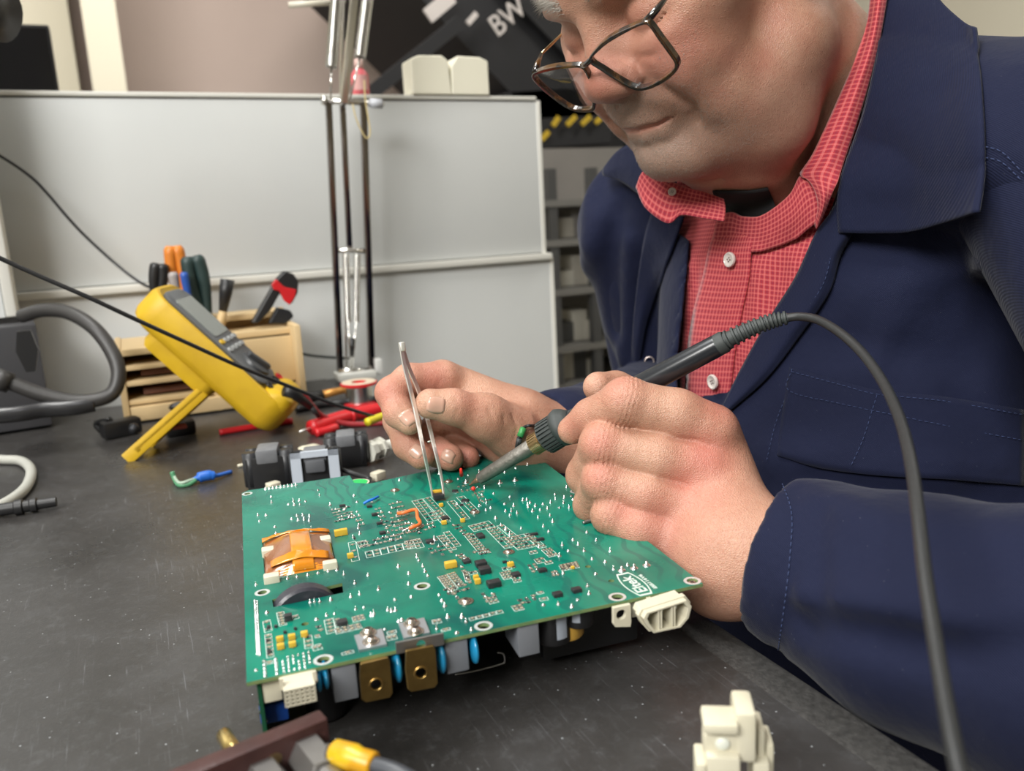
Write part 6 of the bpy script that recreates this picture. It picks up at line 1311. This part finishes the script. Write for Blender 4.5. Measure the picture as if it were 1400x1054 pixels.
lead('white_rod', 'short white rod left of the black transformer', [(325, 637, 0), (341, 634, 0)], .0016, M_CREAM, 'rod')
# ---- short wire with blue heat-shrink
bw = thing('spliced_wire', onz(275, 657), 'green wire spliced with blue tape lying on the bench', 'wire')
MB().tube(catmull([onz(235, 645, TZ+.009), onz(239, 655, TZ+.003), onz(245, 663, TZ+.002), onz(258, 662, TZ+.002), onz(268, 656, TZ+.004)], 6), .0021, 10).build('green_wire', mat('green_wire', (.08, .26, .13), .45), bw)
MB().tube(catmull([onz(236, 647, TZ+.005), onz(245, 660, TZ+.004), onz(262, 656, TZ+.005), onz(270, 653, TZ+.004)], 6), .0014, 10).build('green_wire', mat('pale_wire', (.32, .42, .33), .45), bw)
MB().tube(catmull([onz(260, 659, TZ+.003), onz(272, 653, TZ+.005), onz(285, 650, TZ+.0055), onz(297, 650, TZ+.004), onz(316, 645, TZ+.002)], 6), [.0016]+[.0024]*5+[.0046]*8+[.0040]*3+[.0018]*8, 10).build('blue_wrap', mat('blue_wrap', (.015, .12, .50), .4), bw)
# ---- black clamp, dark scraps
cl = thing('binder_clamp', onz(165, 586), 'small black clamp left of the multimeter stand', 'clamp'); MB().box(onz(165, 584, TZ+.010), (.040, .020, .018), rotz(.3), bev=.004).build('clamp_body', M_BLK, cl, sharp=40); MB().tube(catmull([onz(140, 590, TZ+.006), onz(132, 580, TZ+.012), onz(150, 574, TZ+.02)], 5), .0035, 8).build('clamp_arm', M_BLK, cl); MB().rev(onz(183, 584, TZ+.014), onz(184, 600, TZ+.012), [(0, .005), (.012, .005)], 14).build('clamp_screw', M_DEEP, cl)
sc_ = thing('cleaning_sponge', onz(245, 584), 'dark sponge with a red top beneath the organiser', 'sponge'); MB().box(onz(246, 584, TZ+.008), (.030, .022, .015), rotz(.1), bev=.003).build('sponge_body', M_BLK, sc_, sharp=40); MB().box(onz(245, 583, TZ+.0175), (.014, .012, .004), rotz(.1), bev=.0015).build('red_top', mat('faded_red', (.42, .08, .05), .6), sc_, sharp=40)
# ---- power supply with thick hose at the left
ps = thing('fume_extractor', onz(10, 600), 'dark metal box with a thick black hose at the left edge', 'extractor'); M_PSU = mat('dark_case', (.05, .05, .055), .5); M_HOSE = mat('hose_rubber', (.035, .033, .032), .45, bump=.2, bscale=300)
c0 = onz(52, 580); hx = at(52, 432, .93)
R = rotz(.30); mb = MB(); mb.box((c0[0]-.15+.01, c0[1]+.03, TZ+.062), (.30, .16, .118), rotz(.12), bev=.003); mb.build('case', M_PSU, ps, sharp=40)
mb = MB(); mb.prism([(-.006, .02), (.006, .02), (.010, 0), (.004, -.022), (-.004, -.022), (-.010, 0)], 0, .008, lambda V: at(38, 478, .84)+np.stack([V[:, 0], -V[:, 2], V[:, 1]], 1)); mb.build('latch', M_BLK, ps, smooth=False)
MB().tube(catmull([at(30, 432, .90), at(60, 424, .89), at(95, 428, .88), at(130, 450, .87), at(155, 485, .865), at(162, 515, .86), at(150, 540, .855), at(110, 549, .845), at(60, 540, .835), at(10, 522, .825), at(-60, 500, .81)], 10), [.0075]*101, 18).build('hose', M_HOSE, ps)
MB().tube([at(14, 524, .825), at(-8, 516, .82)], .0105, 18).build('hose_collar', M_HOSE, ps)
hp = catmull([at(-40, 570, .80), at(20, 566, .815), at(60, 560, .83), at(100, 557, .84), at(128, 552, .85)], 8); MB().tube(hp, .0085, 16).build('hose', mat('hose_gloss', (.025, .025, .027), .25), ps)
MB().tube([at(-30, 10, .70), at(8, 22, .70)], .022, 20).build('hose_elbow', M_HOSE, ps)
# grey cable with black plug
gc = thing('scope_cable', onz(10, 690), 'grey looped cable with a black plug at the left edge', 'cable')
MB().tube(catmull([onz(-60, 622, TZ+.005), onz(0, 628, TZ+.005), onz(28, 630, TZ+.005), onz(42, 642, TZ+.005), onz(38, 662, TZ+.005), onz(20, 680, TZ+.005), onz(-20, 702, TZ+.005)], 8), .0045, 14).build('cable', mat('cable_grey', (.42, .42, .38), .45), gc)
MB().rev(onz(-20, 700, TZ+.006), onz(62, 688, TZ+.006), [(0, .0045), (.012, .0050), (.020, .0050), (.021, .0062), (.026, .0062), (.027, .0048), (.031, .0048), (.032, .0058), (.036, .0058), (.037, .0042), (.050, .0040)], 18).build('plug', M_RUBB, gc, sharp=40)
# ---- balanced-arm lamp clamped at the far corner
lamp = thing('arm_lamp', (XE-.03, 1.10, TZ), 'chrome spring-balanced lamp arm clamped at the bench corner', 'lamp'); YL = 1.10; M_CHR = mat('chrome', (.80, .79, .76), .22, 1.0); M_CHRD = mat('dark_chrome', (.30, .27, .26), .12, 1.0)
def yp(x, y, dy=0.0): return yplane(x, y, YL+dy)
def bar(nm, p, q, w, d, m, dy=0.0): 
    a, b = yp(*p, dy), yp(*q, dy); X = (b-a); L = np.linalg.norm(X); X /= L; Yv = np.array([0, 1., 0]); return MB().box((a+b)/2, (L, d, w), np.stack([X, Yv, np.cross(X, Yv)], 1), bev=.0008).build(nm, m, lamp, sharp=40)
bar('arm_rod', (449, 140), (465, 508), .0080, .008, M_CHRD); bar('arm_rod', (468, 140), (478, 345), .0075, .006, M_CHRD, .012); bar('arm_rod', (496.5, 140), (508, 508), .0085, .008, M_CHRD); bar('arm_rod', (490, -60), (470, 142), .0095, .008, M_CHR, -.010)
bar('arm_rod', (470, -60), (466, 142), .004, .006, M_CHR, .012); bar('arm_rod', (470, 345), (474, 508), .0030, .004, M_CHR, .004)
for p, q, r in (((440, 138), (524, 142), .0038), ((460, 342), (501, 343), .0036), ((462, 507), (504, 507), .0045)): MB().tube([yp(*p), yp(*q)], r, 14).build('cross_bolt', M_CHR, lamp)
MB().tube([yp(506, 141), yp(522, 142)], .0062, 16).build('knob', mat('knob_grey', (.55, .57, .62), .4), lamp); MB().tube([yp(440, 137), yp(446, 138)], .0062, 16).build('knob', M_CHR, lamp)
def spring(p, q, r, turns, dy=0.0, wr=.0011):
    a, b = yp(*p, dy), yp(*q, dy); X = b-a; L = np.linalg.norm(X); A = frame(X); n = turns*10; pts = [a+X*i/n+A@np.array([math.cos(i*math.pi/5), math.sin(i*math.pi/5), 0])*r for i in range(n+1)]; MB().tube(pts, wr, 6).build('spring', M_CHR, lamp)
spring((463, -40), (453, 92), .0070, 52, -.012); spring((507, -40), (492, 78), .0070, 48, -.012); spring((473, 348), (476, 440), .0040, 34, -.008); spring((488, 348), (487, 440), .0040, 34, -.008); MB().tube([yp(481, 462, -.008), yp(481, 488, -.008)], [.0055, .0012], 12).build('spring_anchor', M_BLK, lamp)
for a, b in (((453, 92), (452, 138)), ((492, 78), (478, 138)), ((476, 440), (480, 505)), ((487, 440), (482, 505))): MB().tube([yp(*a, -.012), yp(*b, -.006)], .0013, 8).build('spring_hook', M_CHR, lamp)
mb = MB(); mb.box(yp(485, 512)+(0, 0, 0), (.052, .036, .010), bev=.002); c = yp(485, 512); mb.box((c[0], YL, (c[2]+TZ)/2), (.034, .030, abs(c[2]-TZ)+.004), bev=.002); mb.build('clamp_base', mat('lamp_white', (.60, .60, .56), .4), lamp, sharp=40)
MB().tube(catmull([yp(482, 142, -.02), yp(488, 165, -.02), yp(500, 188, -.02), yp(506, 180, -.02), yp(500, 140, -.02), yp(498, 110, -.02)], 8), .0009, 8).build('yellow_wire', mat('wire_yellow', (.60, .48, .22), .5), lamp)
MB().box(yp(516, 500), (.010, .02, .022), bev=.003).build('clamp_tab', mat('lamp_white2', (.62, .62, .60), .4), lamp, sharp=40)
lr = MB().tube([yp(395, 7, .05), yp(453, 3, .05)], .0040, 12).build('side_rod', mat('rod_ivory', (.62, .58, .48), .4), lamp); MB().tube([yp(453, 3, .05), yp(470, 2, .012)], .003, 10).build('side_rod', M_CHR, lamp)
# ---- on top of the partition
bt_ = yplane(494, 133, YP+.012); zt2 = zt+.0062; btl = thing('bottle', (bt_[0], YP+.012, zt2), 'small pink bottle with a pale label on the partition behind the lamp', 'bottle')
MB().rev((bt_[0], YP+.012, zt2), (bt_[0], YP+.012, 3), [(0, .0115), (.001, .0125), (.028, .0125), (.034, .0075), (.036, .0060)], 24).build('bottle_body', mat('pink_plastic', (.62, .12, .14), .35), btl); MB().rev((bt_[0], YP+.012, zt2), (bt_[0], YP+.012, 3), [(.036, .0070), (.048, .0060), (.049, .003)], 20).build('bottle_cap', mat('cap_pink', (.62, .42, .38), .4), btl)
V = []; 
for i in range(9):
    a = -2.6+i*.22
    for z in (.006, .026): V.append((bt_[0]+math.cos(a)*.0127, YP+.012+math.sin(a)*.0127, zt2+z))
obj('bottle_label', V, [(2*i, 2*i+2, 2*i+3, 2*i+1) for i in range(8)], mat('label_pink', (.62, .34, .32), .6), btl)
fx0, fx1 = yplane(553, 120, YP+.03), yplane(656, 120, YP+.03); ft = yplane(600, 84, YP+.03)[2]; fb = thing('foam_block', ((fx0[0]+fx1[0])/2, YP+.01, zt2), 'cream foam block with a groove standing on the partition', 'foam block')
w2 = (fx1[0]-fx0[0])/2; xa = fx0[0]
def foamhalf(x0, x1, s): 
    pts = [(x0, zt2), (x0, ft-.004), (x0+.012, ft+.001), (x1-.012, ft+.002), (x1-.004 if s > 0 else x1-.008, ft-.004), (x1-.002, ft-.012), (x1, zt2)]; mb = MB(); mb.prism(pts if s > 0 else [(2*((x0+x1)/2)-a, b) for a, b in pts][::-1], -.012, .030, lambda V: np.stack([V[:, 0], YP+.006+V[:, 2], V[:, 1]], 1)); o = mb.build('foam_half', mat('foam_cream', (.74, .71, .58), .85, bump=.3, bscale=200), fb, smooth=False)
    bm = bmesh.new(); bm.from_mesh(o.data); bmesh.ops.recalc_face_normals(bm, faces=bm.faces); bm.to_mesh(o.data); bm.free(); bv = o.modifiers.new('s', 'BEVEL'); bv.width = .002; bv.segments = 2
foamhalf(xa, xa+w2, 1); foamhalf(xa+w2, xa+2*w2, -1)
# ---- monitor behind at the left
Ym = 1.75; m0, m1 = yplane(-60, 33, Ym), yplane(66, 33, Ym); m2 = yplane(74, 127, Ym); mo = thing('monitor', ((m0[0]+m1[0])/2, Ym+.03, 0), 'dark screen behind the partition at the far left', 'monitor')
mz0, mz1 = m2[2]-.10, m1[2]; MB().box(((m0[0]-.1+m1[0])/2, Ym+.02, (mz0+mz1)/2), (m1[0]-m0[0]+.1, .03, mz1-mz0), bev=.003).build('bezel', M_BLK, mo, sharp=40); MB().box(((m0[0]-.1+m1[0])/2, Ym+.0035, (mz0+mz1)/2), (m1[0]-m0[0]+.09, .004, mz1-mz0-.012)).build('screen', mat('screen_glass', (.006, .006, .008), .12), mo, smooth=False)
MB().box(((m0[0]+m1[0])/2, Ym+.05, mz0/2), (.06, .04, mz0+.02)).build('monitor_stand', M_BLK, mo, smooth=False)
# ================================================================== foreground
# ---- maroon terminal block with studs
tA, tB, tC = onz(444, 1054, TZ), None, None
fb_ = thing('terminal_block', onz(380, 1080), 'maroon insulating block with brass and steel studs in the foreground', 'terminal block')
M_MAR = mat('maroon_laminate', (.042, .016, .015), .4, col2=(.075, .030, .027), nscale=70, bump=.3, bscale=250)
dB = .285; e0, e1 = at(437, 969, dB+.010), at(278, 1063, dB-.012)                # top back edge
xa_ = e1-e0; LB = np.linalg.norm(xa_)*1.6; xa_ /= np.linalg.norm(xa_); xa_[2] *= .0; xa_ /= np.linalg.norm(xa_); zz = np.array([0, 0, 1.0]); ya_ = np.cross(zz, xa_)  # horizontal, towards or away
ya_ = ya_ if ya_@(CAM-e0) > 0 else -ya_; RB = np.stack([xa_, ya_, zz], 1); ztop = e0[2]; hb = ztop-TZ-.0005; TB = .0075
MB().box(e0+xa_*LB/2+ya_*TB/2-zz*hb/2, (LB, TB, hb), RB, bev=.0010).build('block_body', M_MAR, fb_, sharp=40)
def facept(x, y, off=0.0): return onplane(x, y, e0+ya_*(TB+off), ya_)
h1 = facept(421, 1030); mb = MB(); mb.rev(h1, h1+ya_, [(0, .0072), (.0160, .0072), (.0165, .0066)], 6); mb.build('hex_spacer', M_ZINC, fb_, smooth=False)
h2 = h1+ya_*.0168; mb = MB(); mb.rev(h2, h2+ya_, [(0, .0052), (.0040, .0054), (.0070, .0054), (.0072, .0040), (.0045, .0036)], 22); bn = mb.build('bolt_head', M_ZINC, fb_, sharp=40); MB().box(h2+ya_*.0050-xa_*.0052, (.0022, .0036, .0045), RB, bev=.0006).build('red_mark', M_REDP, bn)
h3 = facept(360, 1062); mb = MB(); mb.rev(h3, h3+ya_, [(0, .0072), (.010, .0072), (.0105, .0066)], 6); mb.build('hex_spacer', M_ZINC, fb_, smooth=False)
h4 = facept(376, 1038); MB().rev(h4-ya_*.0005, h4+ya_, [(0, .0024), (.0008, .0024), (.0009, .0012), (.0006, 0)], 16).build('rivet', M_BRASS, fb_, sharp=40)
s1 = onplane(322, 1030, e0, ya_); MB().rev(s1-ya_*.014, s1, [(0, .0022), (.0008, .0027), (.013, .0027), (.014, .0022)], 16).build('brass_stud', mat('bright_brass', (.72, .53, .20), .25, 1.0), fb_, sharp=40)
lg_ = thing('ring_terminal', h2, 'yellow insulated ring terminal on a grey cable, fixed to the maroon block', 'terminal'); y0_, y1_ = at(455, 1026, proj(h2)[2]+.004), at(512, 1046, proj(h2)[2]-.004)
MB().box((h2+ya_*.001+y0_)/2, (np.linalg.norm(y0_-h2)+.004, .0012, .0065), np.stack([(y0_-h2)/np.linalg.norm(y0_-h2), ya_, np.cross((y0_-h2)/np.linalg.norm(y0_-h2), ya_)], 1)).build('lug', M_ZINC, lg_, smooth=False)
yy_ = (y1_-y0_)/np.linalg.norm(y1_-y0_); LL = np.linalg.norm(y1_-y0_); MB().rev(y0_, y1_, [(0, .0030), (.001, .0040), (LL*.5, .0046), (LL*.62, .0040), (LL*.95, .0042), (LL, .0036)], 18).build('yellow_boot', mat('yellow_vinyl', (.70, .50, .01), .35, col2=(.60, .30, .01), nscale=60, namt=.3), lg_); MB().tube(catmull([y1_-yy_*.002, y1_+yy_*.012, y1_+yy_*.03-zz*.006, y1_+yy_*.06-zz*.02], 6), .0028, 12).build('cable', mat('cable_slate', (.05, .055, .065), .4), lg_)
# ---- cream connector housing lying at the front right
CH = thing('connector_housing', onz(985, 1090), 'loose cream plug housing lying on the bench in the foreground', 'connector')
d0 = .275; hp0 = at(1000, 1000, d0); RH = np.stack([RX*.98+np.array([0, 0, .0]), FW, UP], 1); yaw_ = math.radians(-31); RH = rotz(-math.radians(24.5))@rotz(math.radians(-8)) 
def hb3(name, x0, y0, x1, y1, dd, dep, bev=.0008, parent=CH):
    a, b = at(x0, y0, d0+dd), at(x1, y1, d0+dd); w, h = (x1-x0)*(d0+dd)/FPX, (y1-y0)*(d0+dd)/FPX; c = (a+b)/2; return MB().box(c+RH@np.array([0, dep/2, 0]), (w, dep, h), RH, bev=bev).build(name, M_IVORY, parent, sharp=40)
hb3('housing_wall', 1006, 973, 1034, 1048, 0, .0150, .0016); hb3('housing_body', 966, 1032, 1012, 1110, .001, .0150, .0014); hb3('housing_shelf', 962, 991, 1010, 1007, -.003, .012, .0014)
hl = hb3('housing_plate', 962, 1004, 1008, 1034, .002, .0070, .0010); cH = at(988, 1017, d0+.0015); MB().ell(cH, (.0026, .0012, .0024), RH).build('screw_hole', mat('milky_hole', (.75, .77, .68), .3), hl)
hb3('housing_fin', 1036, 994, 1046, 1090, .008, .012, .0012); hb3('housing_fin', 1047, 1014, 1058, 1100, .010, .012, .0012); hb3('housing_base', 952, 1042, 966, 1110, .002, .012, .0010); hb3('housing_base', 1030, 1040, 1052, 1110, .006, .014, .0010)
